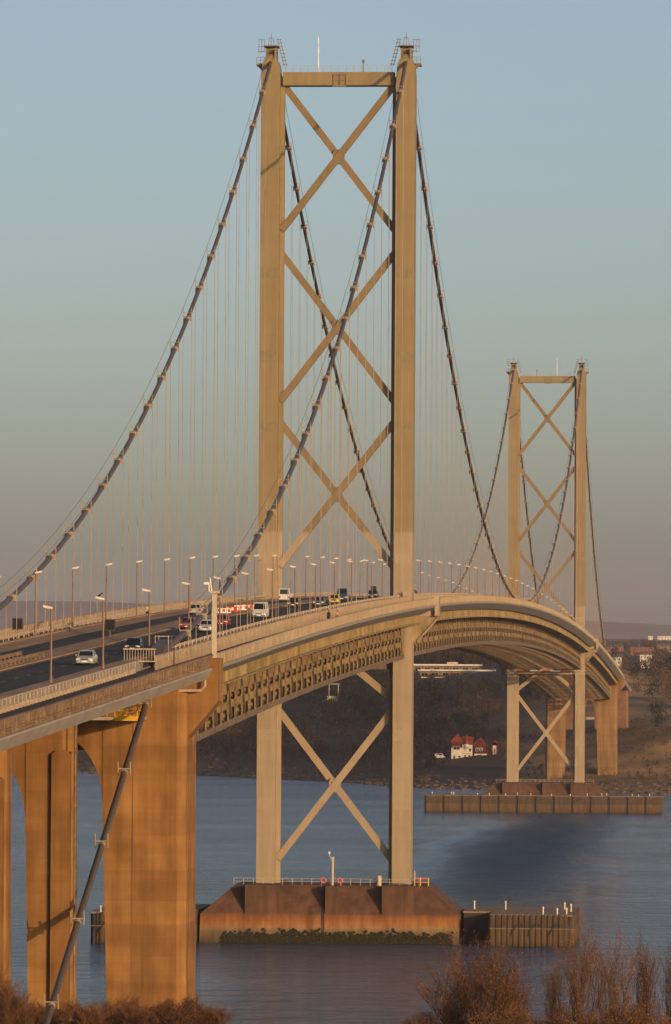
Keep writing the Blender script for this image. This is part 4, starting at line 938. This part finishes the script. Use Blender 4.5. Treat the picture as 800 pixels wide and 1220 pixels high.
# ------------------------------------------------------------------ people
def person(x, y, z, label, top, legs, yaw=0.0, vest=None):
    q = thing('person', (0, 0, 0), label, 'person', 'people walking on the bridge')
    edges = []; V = []; Rr = []
    def j(p, r): V.append(p); Rr.append(r); return len(V)-1
    pel = j((0, 0, 0.95), 0.155); sp = j((0, 0.01, 1.18), 0.15); ch = j((0, 0, 1.36), 0.17); nk = j((0, -0.01, 1.52), 0.06); hd = j((0, -0.02, 1.60), 0.085); tp = j((0, -0.02, 1.72), 0.085)
    edges += [(pel, sp), (sp, ch), (ch, nk), (nk, hd), (hd, tp)]
    for sx in (-1, 1):
        sh = j((sx*0.19, 0, 1.42), 0.065); el = j((sx*0.25, 0.05*sx, 1.14), 0.048); wr = j((sx*0.23, -0.12*sx, 0.9), 0.035); ha = j((sx*0.22, -0.16*sx, 0.81), 0.04)
        edges += [(ch, sh), (sh, el), (el, wr), (wr, ha)]
        hp = j((sx*0.10, 0, 0.88), 0.095); kn = j((sx*0.11, -0.09*sx, 0.5), 0.062); an = j((sx*0.11, 0.05-0.12*sx, 0.09), 0.042); to = j((sx*0.12, -0.13-0.12*sx, 0.04), 0.04)
        edges += [(pel, hp), (hp, kn), (kn, an), (an, to)]
    me = bpy.data.meshes.new('body'); me.from_pydata(V, edges, []); o = bpy.data.objects.new('body', me); COL.objects.link(o); o.parent = q
    md = o.modifiers.new('skin', 'SKIN')
    for i, sv_ in enumerate(me.skin_vertices[0].data): sv_.radius = (Rr[i], Rr[i]*0.85); sv_.use_root = (i == 0)
    s2 = o.modifiers.new('sub', 'SUBSURF'); s2.levels = 1; s2.render_levels = 1
    me.materials.append(MT[top])
    WL[q.name] = (0, 0, 0)
    b = MB()
    for sx in (-1, 1):
        b.tube([(sx*0.10, 0, 0.92), (sx*0.11, -0.09*sx, 0.5), (sx*0.11, 0.05-0.12*sx, 0.12)], [0.115, 0.08, 0.065], 8)
    b.build('trousers', legs, q)
    MB().ball((0, -0.03, 1.66), (0.088, 0.10, 0.12), 10, 7).ball((0, -0.14, 1.65), (0.018, 0.025, 0.03), 5, 4).build('head', 'skin', q, smooth=True)
    MB().ball((0, 0.0, 1.70), (0.098, 0.105, 0.10), 10, 7).build('hair', 'hair', q, smooth=True)
    for sx in (-1, 1):
        h = MB(); hx, hy, hz = sx*0.22, -0.16*sx, 0.80
        h.box(hx-0.018, hx+0.018, hy-0.04, hy+0.04, hz-0.05, hz+0.05)
        for k in range(4): h.beam((hx, hy-0.033+0.022*k, hz-0.05), (hx-sx*0.012, hy-0.033+0.022*k, hz-0.12-0.01*(k in (1, 2))), 0.016, 0.016, (0, 1, 0))
        h.beam((hx, hy-0.04, hz+0.01), (hx-sx*0.01, hy-0.085, hz-0.05), 0.018, 0.018)
        h.build('hand', 'skin', q)
    if vest: MB().loft([[(a*math.cos(t), b_*math.sin(t), zz) for t in [2*math.pi*k/10 for k in range(10)]] for a, b_, zz in ((0.21, 0.17, 0.92), (0.20, 0.17, 1.15), (0.235, 0.18, 1.36), (0.19, 0.13, 1.49))]).build('vest', vest, q)
    q.location = (x, y, z); q.rotation_euler = (0, 0, yaw)
person(-14.5, -176, prof(-176)+FZ, 'person in a yellow hi-vis vest walking on the far walkway', 'blue_cloth', 'blue_cloth', 0.1, 'hivis')
person(14.6, -212, prof(-212)+FZ, 'person in black walking on the cycle path beside a person in tan', 'black_cloth', 'black_cloth', 3.1)
person(15.6, -209, prof(-209)+FZ, 'person in a tan jacket walking beside a person in black', 'tan_cloth', 'blue_cloth', 3.2)

# ------------------------------------------------------------------ buildings on the north shore
def gable(b, x0, x1, y0, y1, z0, h, axis='y'):
    """a pitched roof over a rectangle"""
    if axis == 'y':
        xm = (x0+x1)/2; return b.prism([(x0-0.3, z0-0.15), (x1+0.3, z0-0.15), (xm, z0+h)], 'y', y0-0.3, y1+0.3)
    ym = (y0+y1)/2; return b.prism([(y0-0.3, z0-0.15), (y1+0.3, z0-0.15), (ym, z0+h)], 'x', x0-0.3, x1+0.3)
def windows(T, y, rects, mt='glass', frame='white_paint'):
    for x0, x1, z0, z1 in rects:
        Wn = MB().box(x0, x1, y-0.06, y+0.05, z0, z1).build('window', frame, T)
        xm = (x0+x1)/2
        MB().box(x0+0.12, xm-0.05, y-0.09, y-0.05, z0+0.12, z1-0.12).build('pane', mt, Wn)
        MB().box(xm+0.05, x1-0.12, y-0.09, y-0.05, z0+0.12, z1-0.12).build('pane', mt, Wn)
def pix(u, v, y):
    """the point on the plane at distance y that a photograph pixel looks along"""
    a, b_ = u-400, v-610; xx = c*a+s*b_; yy = -s*a+c*b_
    d = fw*FPX+rt*xx-up*yy; t = (y-CAM.y)/d.y; return CAM+d*t
# the villa group with red roofs
YV = 1530.0; p0 = pix(537.5, 906, YV); X0 = p0.x; Z0 = p0.z; k_ = (1002.1+YV)/FPX
U = lambda u: X0+(u-537.5)*k_
V_ = lambda v: Z0+(906-v)*k_
H = thing('villa', (U(548), YV, Z0), 'white villa with red gable and conical red turret at the water edge', 'house', 'red roofed houses at the water edge')
MB().box(U(538), U(551), YV, YV+9, Z0-3, V_(891)).build('wall', 'house_wall', H)
MB().box(U(538), U(551), YV-0.3, YV+9, V_(891), V_(884)).build('upper_wall', 'dark_red', H)
MB().prism([(U(538), V_(884)), (U(551), V_(884)), (U(544.5), V_(877))], 'y', YV-0.3, YV+9).build('gable_wall', 'dark_red', H)
gable(MB(), U(537.5), U(551.5), YV-0.2, YV+9.2, V_(884)+0.2, 3.0).build('roof', 'roof_red', H)
MB().box(U(551), U(563), YV+1.2, YV+9, Z0-3, V_(887)).build('wall', 'house_wall', H)
gable(MB(), U(551), U(563), YV+1.2, YV+9, V_(887), 3.4, 'x').build('roof', 'roof_red', H)
MB().tube([(U(556), YV+1.6, V_(894)), (U(556), YV+1.6, V_(886))], 1.15, 8).build('turret', 'house_wall', H)
MB().tube([(U(556), YV+1.6, V_(886.5)), (U(556), YV+1.6, V_(875))], [1.45, 0.05], 8).build('turret_roof', 'roof_red', H)
MB().box(U(543.5), U(545.5), YV+5, YV+6, V_(880), V_(875)).build('chimney', 'brick_wall', H)
windows(H, YV, [(U(540), U(543.3), V_(904.5), V_(900)), (U(546), U(549.3), V_(904.5), V_(900))])
windows(H, YV-0.3, [(U(540.5), U(548.5), V_(893.5), V_(889))])
windows(H, YV+1.2, [(U(553), U(556), V_(903), V_(899)), (U(558), U(561), V_(903), V_(899)), (U(558.5), U(562), V_(896), V_(892))])
MB().box(U(551.2), U(562.8), YV-0.2, YV+1.2, V_(897.3), V_(896.6)).build('balcony', 'white_paint', H)
H = thing('villa', (U(572), YV+2, Z0), 'dark red timbered house with white ground floor next to the turreted villa', 'house', 'red roofed houses at the water edge')
MB().box(U(565), U(580), YV+2, YV+11, Z0-3, V_(898)).build('wall', 'house_wall', H)
MB().box(U(565), U(579), YV+1.7, YV+11, V_(898), V_(888)).build('upper_wall', 'dark_red', H)
gable(MB(), U(564.5), U(579.5), YV+1.6, YV+11, V_(888), 3.4).build('roof', 'roof_red', H)
MB().prism([(U(565.2), V_(888)), (U(578.8), V_(888)), (U(572), V_(880.8))], 'y', YV+1.2, YV+1.5).build('gable_wall', 'dark_red', H)
windows(H, YV+1.7, [(U(567), U(571), V_(895), V_(891)), (U(571.6), U(575), V_(895), V_(891))])
windows(H, YV+2, [(U(567), U(570), V_(905), V_(900.5)), (U(571), U(573.5), V_(905), V_(900.5))])
MB().box(U(574), U(580.5), YV+0.4, YV+2, Z0-2, V_(898.5)).build('porch', 'house_wall', H)
H = thing('tower_house', (U(589.5), YV+1, Z0), 'narrow white house with red band and pointed gable beside the red timbered house', 'house', 'red roofed houses at the water edge')
MB().box(U(586), U(593.2), YV+1, YV+7, Z0-2, V_(888)).build('wall', 'house_wall', H)
MB().box(U(585.8), U(587.4), YV+0.8, YV+7, V_(899), V_(888)).build('corner_band', 'dark_red', H); MB().box(U(591.8), U(593.4), YV+0.8, YV+7, V_(899), V_(888)).build('corner_band', 'dark_red', H)
MB().prism([(U(585.6), V_(888)), (U(593.6), V_(888)), (U(589.6), V_(882.5))], 'y', YV+0.9, YV+7).build('gable_wall', 'house_wall', H)
gable(MB(), U(585.8), U(593.4), YV+1.2, YV+7.2, V_(888)+0.15, 2.2).build('roof', 'roof_red', H)
windows(H, YV+1, [(U(588.3), U(591), V_(897), V_(891)), (U(588.3), U(591), V_(904), V_(900))])
MB().box(U(580.5), U(586), YV+2.5, YV+7, Z0-2, V_(899.5)).build('link_wall', 'house_wall', H)
MB().box(U(580.5), U(586), YV+2.4, YV+7, V_(899.5), V_(894)).build('link_roof', 'roof_red', H)
# parked white van near the villas, boat shed and dome
car('van', 0, 0, 'paint_van_white', 'small white van parked on the shore road left of the turreted villa', kind='van')
vv = [o for o in COL.objects if o.name.startswith('van') and o.location.y == 0][-1]; pv = pix(524.5, 905, YV+5); vv.location = (pv.x, YV+5, north_h(pv.x, YV+5)+0.1); vv.rotation_euler = (0, 0, R(90))
del vv['group']
b = MB(); pd = pix(626, 922, 1450); n = 10
b.prism([(pd.x-2.8*math.cos(math.pi*k/n), pd.z+4.2*math.sin(math.pi*k/n)) for k in range(n+1)], 'y', 1450, 1461).build('round_shed', 'shed_grey', None, loc=(pd.x, 1450, pd.z), label='grey round-roofed shed behind the steel leg of the distant tower', cat='shed')
# offices on the wooded ridge
YO = 1960.0; ko = (1002.1+YO)/FPX
def office(u0, u1, vtop, vbot, y, wall, label, wins=0, roof='pale_roof', over=0.8, depth=14):
    a = pix(u0, vbot, y); kk = (1002.1+y)/FPX; x0, x1 = a.x, a.x+(u1-u0)*kk; z1 = a.z+(vbot-vtop)*kk
    T = thing('office_block', ((x0+x1)/2, y, a.z), label, 'building', 'flat roofed buildings on the wooded ridge')
    MB().box(x0, x1, y, y+depth, a.z-8, z1).build('wall', wall, T)
    MB().box(x0-over, x1+over, y-over-0.6, y+depth+over, z1+0.02, z1+0.85).build('roof', roof, T)
    if wins:
        wd = (x1-x0)/wins
        windows(T, y, [(x0+wd*(k+0.18), x0+wd*(k+0.82), a.z+(z1-a.z)*0.2, a.z+(z1-a.z)*0.8) for k in range(wins)], frame='cream_wall')
    return T
office(470, 572, 793, 801, YO+30, 'brown_wall', 'long brown upper office wing with a pale flat roof on the ridge', 9)
MB().box(pix(533, 800, YO+34).x, pix(545, 800, YO+34).x, YO+34, YO+42, pix(533, 793, YO+34).z+0.9, pix(533, 789, YO+34).z).build('roof_house', 'cream_wall', None, loc=(pix(539, 800, YO+34).x, YO+34, pix(533, 793, YO+34).z+0.9), label='small cream plant room on the flat roof of the upper office wing', cat='plant room')
office(500, 588, 799.5, 807, YO+12, 'brown_wall', 'lower office wing with cream bays whose pale roof reaches towards the far tower', 7)
office(504, 562, 808.5, 814, YO, 'brick_wall', 'low brick office front below the two long office wings', 8, roof='pale_roof')
q = thing('lit_shelter', (pix(398, 830, 1900).x, 1900, pix(398, 832, 1900).z), 'white framed shelter on the wooded slope under the truss', 'shelter')
a = pix(392, 831, 1900); kk = 2902/FPX
for u in (0, 11): MB().box(a.x+u*kk, a.x+u*kk+0.3, 1900, 1900.3, a.z-2, a.z+6.5).build('post', 'pole_pale', q)
MB().box(a.x-0.5, a.x+13*kk, 1899.5, 1903, a.z+6.5, a.z+7.1).build('roof', 'shed_grey', q); MB().box(a.x-1, a.x+12*kk, 1899, 1901, a.z-2, a.z+0.6).build('base', 'pole_pale', q)
a = pix(697, 853.5, 1560); kk = 2562/FPX
MB().box(a.x, a.x+14*kk, 1560, 1560.4, a.z-1.5, a.z-0.3).build('road_wall', 'pole_pale', None, loc=(a.x, 1560, a.z-1.5), label='low pale roadside wall seen under the far arch', cat='wall')
a = pix(736, 854, 1600)
MB().box(a.x, a.x+18*kk, 1600, 1600.4, a.z-1.5, a.z-0.1).build('road_wall', 'pole_pale', None, loc=(a.x, 1600, a.z-1.5), label='low pale roadside wall right of the far concrete side tower', cat='wall')
# town on the far rise
def house(u, v, y, wpx, hpx, wall, roof, label, wins=2, cat='house', grp='houses of the town on the far rise', rh=2.0):
    a = pix(u, v, y); kk = (1002.1+y)/FPX; x0, x1 = a.x, a.x+wpx*kk; z1 = a.z+hpx*kk
    T = thing('town_house', ((x0+x1)/2, y, a.z), label, cat, grp)
    MB().box(x0, x1, y, y+10, a.z-7, z1).build('wall', wall, T)
    if rh: gable(MB(), x0, x1, y, y+10, z1, rh, 'x').build('roof', roof, T)
    else: MB().box(x0-0.3, x1+0.3, y-0.3, y+10.3, z1+0.01, z1+0.5).build('roof', roof, T)
    wd = (x1-x0)/wins
    windows(T, y, [(x0+wd*(k+0.34), x0+wd*(k+0.66), a.z+(z1-a.z)*f_, a.z+(z1-a.z)*(f_+0.22)) for k in range(wins) for f_ in (0.15, 0.6)], frame='grey_roof')
house(729, 792, 3000, 12, 9, 'house_wall', 'grey_roof', 'pale low house left of the twin white houses on the rise')
house(763, 790, 3000, 8, 10, 'house_wall', 'grey_roof', 'taller of the twin white houses on the rise')
house(770.5, 793, 3010, 6, 13, 'house_wall', 'grey_roof', 'narrow white house with lit gable on the rise')
house(752, 779, 3600, 27, 5, 'brick_wall', 'brick_wall', 'long orange brick terrace above the white houses', 8)
house(723, 775, 3900, 20, 4, 'brick_wall', 'grey_roof', 'dim brick terrace at the left of the far town', 6)
house(700, 781, 3500, 16, 4, 'brown_wall', 'grey_roof', 'dim brown houses behind the descending cable', 5)
house(783, 775, 3800, 17, 6, 'brown_wall', 'grey_roof', 'brown terrace at the edge of the town', 4)
house(773, 762.5, 5200, 5, 4, 'pale_roof', 'pale_roof', 'small pale shed beside the long white warehouse', 2, 'shed', 'warehouses on the far rise', 0)
house(784, 762.5, 5200, 22, 4, 'pale_roof', 'pale_roof', 'long white warehouse on the skyline of the far rise', 6, 'warehouse', 'warehouses on the far rise', 0)

# ------------------------------------------------------------------ vegetation
def twig_crown(b, cx, cy, z0, h, r, n, size, rr, squash=1.0):
    """upright twiggy crown: thin leaf-sized faces spread through an uneven volume"""
    lobes = [(rr.uniform(-0.5, 0.5)*r, rr.uniform(-0.5, 0.5)*r, rr.uniform(0.35, 0.85)*h, rr.uniform(0.45, 0.75)*r) for _ in range(6)]
    for _ in range(n):
        lx, ly, lz, lr = rr.choice(lobes)
        d = Vector((rr.gauss(0, 1), rr.gauss(0, 1), rr.gauss(0, 1)))*0.55*lr
        p = Vector((cx+lx+d.x, cy+ly+d.y, z0+max(0.12*h, lz+d.z*squash)))
        a = Vector((rr.gauss(0, 0.5), rr.gauss(0, 0.5), 1)).normalized()*size*rr.uniform(0.6, 1.6); w_ = Vector((rr.gauss(0, 1), rr.gauss(0, 1), rr.gauss(0, 0.4))).normalized()*size*rr.uniform(0.2, 0.55)
        b.add([p-w_, p+w_, p+w_*0.4+a, p-w_*0.3+a], [(0, 1, 2, 3)])
rr = random.Random(11)
def wood(name, mt, spots, label, n, size):
    b = MB()
    for x, y, h, r in spots:
        z = north_h(x, y)-0.5
        b.tube([(x, y, z), (x+rr.uniform(-0.4, 0.4), y, z+h*0.7)], [0.03*h, 0.01*h], 4, False)
        twig_crown(b, x, y, z, h, r, n, size, rr)
    b.build(name, mt, None, label=label, cat='wood', kind='stuff')
def vis(x, y): return (x-CAM.x)/(y-CAM.y)*FPX+903
sp = [[], [], []]
tries = 0
while sum(map(len, sp)) < 1900 and tries < 60000:
    tries += 1
    y = rr.uniform(1480, 2350); x = rr.uniform(-420, 40); d = y-lerp_tab(x, SHORE); u = vis(x, y)
    if d < 95 or u > 720 or u < 170: continue
    if u > 590 and d < 330: continue
    v = 811-(north_h(x, y)-45.9)/(y+1002)*FPX
    if 455 < u < 600 and v < 822 and y < YO+20: continue     # keep the offices in view
    if 455 < u < 600 and YO-10 < y < YO+60: continue
    if 525 < u < 600 and y < YV+30: continue
    if vnoise(x, y, 40) < 0.25: continue
    k = 0 if vnoise(x+500, y, 70) > 0.52 else (1 if rr.random() < 0.55 else 2)
    h = rr.uniform(5.5, 10.5) if k < 2 else rr.uniform(5, 9)
    sp[k].append((x, y, h, h*rr.uniform(0.32, 0.5)))
wood('bare_wood', 'wood_brown', sp[0], 'bare brown winter wood covering the slope across the water', 85, 0.85)
wood('mixed_wood', 'wood_green', sp[1], 'olive green thicket darkening the slope across the water', 85, 0.8)
wood('evergreen_wood', 'evergreen', sp[2], 'dark evergreen wood in the middle of the far slope', 95, 0.8)
# scrub low on the shore
b = MB()
for k in range(1500):
    x = rr.uniform(-330, 90); y = lerp_tab(x, SHORE)+rr.uniform(30, 260)
    u = vis(x, y)
    if 530 < u < 600 and y < YV+6: continue
    z = north_h(x, y); h = rr.uniform(1.0, 2.8); twig_crown(b, x, y, z-0.3, h, h*0.7, 16, 0.6, rr)
b.build('shore_scrub', 'scrub', None, label='low brown scrub along the far shore', cat='scrub', kind='stuff')
# rocks along the tide line
b = MB()
for k in range(1500):
    x = rr.uniform(-330, 110); y = lerp_tab(x, SHORE)+abs(rr.gauss(8, 22)); z = max(north_h(x, y), 0); s_ = rr.uniform(0.3, 1.3)
    b.ball((x, y, z+s_*0.1), (s_*rr.uniform(0.8, 1.6), s_, s_*0.5), 6, 3)
b.build('shore_rocks', 'rock', None, label='dark rocks scattered along the far tide line', cat='rocks', kind='stuff')

def branch_tree(rr, h, spread, levels, r0, nb=4, upb=0.55, lo=0.15):
    """recursive bare branches: list of (p, q, r0, r1)"""
    segs = []
    def grow(p, d, L, r, lv):
        n = 3; q = p
        for k in range(n):
            d = (d+Vector((rr.gauss(0, 0.10), rr.gauss(0, 0.10), rr.gauss(0.03, 0.05)))).normalized()
            e = q+d*(L/n); segs.append((q, e, r*(1-k/n*0.55), r*(1-(k+1)/n*0.55)))
            q = e
            if lv > 0:
                for j in range(nb if k else nb-1):
                    a = rr.uniform(0, 2*math.pi); side = Vector((math.cos(a), math.sin(a), 0))
                    nd = (d*upb+side*spread+Vector((0, 0, 0.25))).normalized()
                    grow(q-d*(L/n)*rr.random()*0.6, nd, L*rr.uniform(0.38, 0.62), r*0.42, lv-1)
        return q
    return segs, grow
def bare_tree_mesh(seed, h, stems, spread, levels, r0, nb=3, lean=0.35):
    rr2 = random.Random(seed); segs, grow = branch_tree(rr2, h, spread, levels, r0, nb)
    for k in range(stems):
        a = 2*math.pi*k/max(1, stems)+rr2.uniform(-0.4, 0.4)
        d = Vector((math.cos(a)*lean*rr2.uniform(0.3, 1), math.sin(a)*lean*rr2.uniform(0.3, 1), 1)).normalized()
        grow(Vector((math.cos(a)*0.2*(stems > 1), math.sin(a)*0.2*(stems > 1), -0.3)), d, h*rr2.uniform(0.6, 0.8), r0, levels)
    return segs
def seg_mesh(name, segs, mt, rmin=0.0):
    vs = []; fs = []
    for p, q, ra, rb in segs:
        d = (q-p).normalized(); a = d.cross(Vector((0.3, 0.9, 0.1))).normalized(); b_ = d.cross(a); o = len(vs)
        for e, r in ((p, ra), (q, rb)):
            r = max(r, rmin)
            for t in (0, 2.094, 4.189): vs.append(tuple(e+(a*math.cos(t)+b_*math.sin(t))*r))
        fs += [(o, o+1, o+4, o+3), (o+1, o+2, o+5, o+4), (o+2, o, o+3, o+5)]
    me = bpy.data.meshes.new(name); me.from_pydata(vs, [], fs); me.materials.append(MT[mt]); return me
def leaf_mesh(name, segs, mt, frac, size, rr2):
    vs = []; fs = []
    for p, q, ra, rb in segs:
        if ra > 0.02 or rr2.random() > frac: continue
        c0 = q; a = Vector((rr2.gauss(0, 1), rr2.gauss(0, 1), rr2.gauss(0, 1))).normalized()*size; b_ = a.cross(Vector((rr2.gauss(0, 1), rr2.gauss(0, 1), rr2.gauss(0, 1)))).normalized()*size*0.7; o = len(vs)
        vs += [tuple(c0-a), tuple(c0+b_), tuple(c0+a), tuple(c0-b_)]; fs.append((o, o+1, o+2, o+3))
    me = bpy.data.meshes.new(name); me.from_pydata(vs, [], fs); me.materials.append(MT[mt]); return me
# near thicket: three kinds of shrub, each copied
KINDS = []
for sd_, stems, h, lean, spread, nb in ((1, 9, 7.0, 0.55, 0.55, 3), (2, 7, 7.2, 0.40, 0.42, 3), (3, 11, 4.2, 0.7, 0.6, 3)):
    sg = bare_tree_mesh(sd_, h, stems, spread, 3, 0.075, nb, lean)
    thick = [q for q in sg if q[2] > 0.022]; thin = [q for q in sg if q[2] <= 0.022 and random.random() < (0.6, 0.5, 0.6)[sd_-1]]
    KINDS.append((seg_mesh('stem', thick, 'twig_dark', 0.022), seg_mesh('twigs', thin, 'twig', 0.011), leaf_mesh('leaves', sg, 'orange_leaf', 0.16, 0.05, random.Random(sd_)), leaf_mesh('leaves', sg, 'rust_leaf', 0.22, 0.06, random.Random(sd_+9))))
def shrub(u, vtop, D, k, label, hs, leafy=0, grp='bare shrubs on the near bank'):
    y = CAM.y+D; x = pix(u, vtop, y).x; zt_ = pix(u, vtop, y).z; zg = south_h(x, y)
    T = thing('shrub', (x, y, zg), label, 'shrub', grp); st, tw, l1, l2 = KINDS[k]
    base = float(np.percentile([v.co.z for v in tw.vertices], 98)); sc_ = max(0.25, (zt_-zg)/base)
    for nm, me in (('stems', st), ('twigs', tw), ('leaves', l2 if leafy else l1)):
        o = inst(nm, me, T, (x, y, zg)); 
    T.scale = (sc_*hs, sc_*hs, sc_); T.rotation_euler = (0, 0, (u*0.37) % 6.28)
SH = 'dense rust brown bare shrub in front of the pier'
for u, vt, D, k, hs in ((545, 1150, 385, 0, 0.75), (584, 1128, 372, 0, 0.72), (612, 1165, 380, 0, 0.6)):
    shrub(u, vt, D, k, 'dense rust brown bare shrub growing before the seaweed-edged pier', hs, 1)
for u, vt, D, k, hs in ((660, 1150, 395, 1, 0.5), (692, 1116, 400, 1, 0.52), (732, 1128, 390, 1, 0.52), (770, 1130, 402, 1, 0.52), (804, 1140, 395, 1, 0.52)):
    shrub(u, vt, D, k, 'open feathery bare shrub with dark stems growing right of the sheet piled fender', hs)
for u in range(515, 820, 44):
    shrub(u, 1203+((u*7) % 15), 360+(u*3) % 30, 2, 'low rust leaved shrub at the foot of the feathery bare shrubs', 1.0, 1)
for u, vt in ((-10, 1164), (9, 1168), (27, 1188)): shrub(u, vt, 470, 0, 'tangled brown shrub growing against the arched piers', 0.8, 1)
for u in range(-10, 260, 22): shrub(u, 1192+((u*5) % 15), 505+(u*3) % 30, 2, 'low orange brown shrub along the foot of the concrete piers', 1.1, 1)

# separate trees on the far bank to the right of the side tower
TK = []
for sd_ in (21, 22):
    sg = bare_tree_mesh(sd_, 9.0, 1, 0.7, 3, 0.2, 3, 0.1); TK.append((seg_mesh('trunk', [q for q in sg if q[2] > 0.05], 'bark', 0.05), sg))
CROWN = []
for k, mt in enumerate(('tree_rust', 'wood_green', 'evergreen')):
    for j in range(2):
        b = MB(); twig_crown(b, 0, 0, 0, 9.5, 3.9, 420, 0.5, random.Random(30+k*2+j)); CROWN.append(b.mesh('crown', mt))
ti = 0
for u, v, y, h, k in ((530, 905, 1548, 7, 2), (552, 900, 1552, 9, 4), (582, 900, 1550, 8, 4), (598, 905, 1536, 6, 1), (566, 900, 1556, 10, 5), (516, 908, 1530, 5, 3), (792, 880, 1640, 10, 0), (778, 862, 1700, 11, 2), (800, 858, 1690, 13, 1), (760, 850, 1760, 9, 0), (812, 865, 1660, 14, 4), (785, 842, 1820, 14, 1), (770, 836, 1880, 12, 4), (800, 834, 1850, 17, 5), (755, 838, 1900, 9, 3), (784, 912, 1500, 9, 4), (786, 898, 1530, 11, 5), (740, 860, 1800, 7, 3), (820, 845, 1780, 18, 0), (796, 820, 2000, 16, 4), (778, 815, 2100, 14, 1), (760, 812, 2200, 12, 5), (745, 818, 2100, 9, 0), (730, 812, 2250, 10, 2), (715, 806, 2350, 10, 0), (700, 806, 2400, 10, 4)):
    a = pix(u, v, y); zg = north_h(a.x, y)
    lab = ['bare brown tree on the far slope', 'greenish tree on the far slope', 'dark evergreen tree on the far slope'][k//2]+(' beside the red roofed houses' if u < 610 else ' beyond the concrete side tower')
    T = thing('tree', (a.x, y, zg), lab, 'tree', 'trees on the far slope'); s_ = h/10
    inst('trunk', TK[ti % 2][0], T, (a.x, y, zg)); inst('crown', CROWN[k], T, (a.x, y, zg))
    T.scale = (s_*1.15, s_*1.15, s_); T.rotation_euler = (0, 0, ti*1.3); ti += 1
# town trees
b = MB()
for k in range(260):
    y = rr.uniform(2700, 4600); u = rr.uniform(690, 830); x = pix(u, 780, y).x; h = rr.uniform(4, 8); twig_crown(b, x, y, far_h(x, y)-1, h, h*0.5, 40, 1.1, rr)
b.build('town_trees', 'wood_brown', None, label='brown trees scattered among the houses of the far town', cat='trees', kind='stuff')

# ------------------------------------------------------------------ haze
b = MB().box(-16100, 16100, -3100, 16100, -6, 300)
hz = b.build('haze', 'soffit', None, label='thin mauve haze lying over the firth', cat='haze', kind='stuff')
hm = bpy.data.materials.new('haze'); hm.use_nodes = True; n = hm.node_tree; n.nodes.remove(n.nodes['Principled BSDF'])
pv_ = n.nodes.new('ShaderNodeVolumePrincipled'); pv_.inputs['Color'].default_value = (0.77, 0.73, 0.93, 1); pv_.inputs['Density'].default_value = 0.000034; pv_.inputs['Anisotropy'].default_value = 0.0
n.links.new(pv_.outputs[0], n.nodes['Material Output'].inputs['Volume'])
hz.data.materials.clear(); hz.data.materials.append(hm)
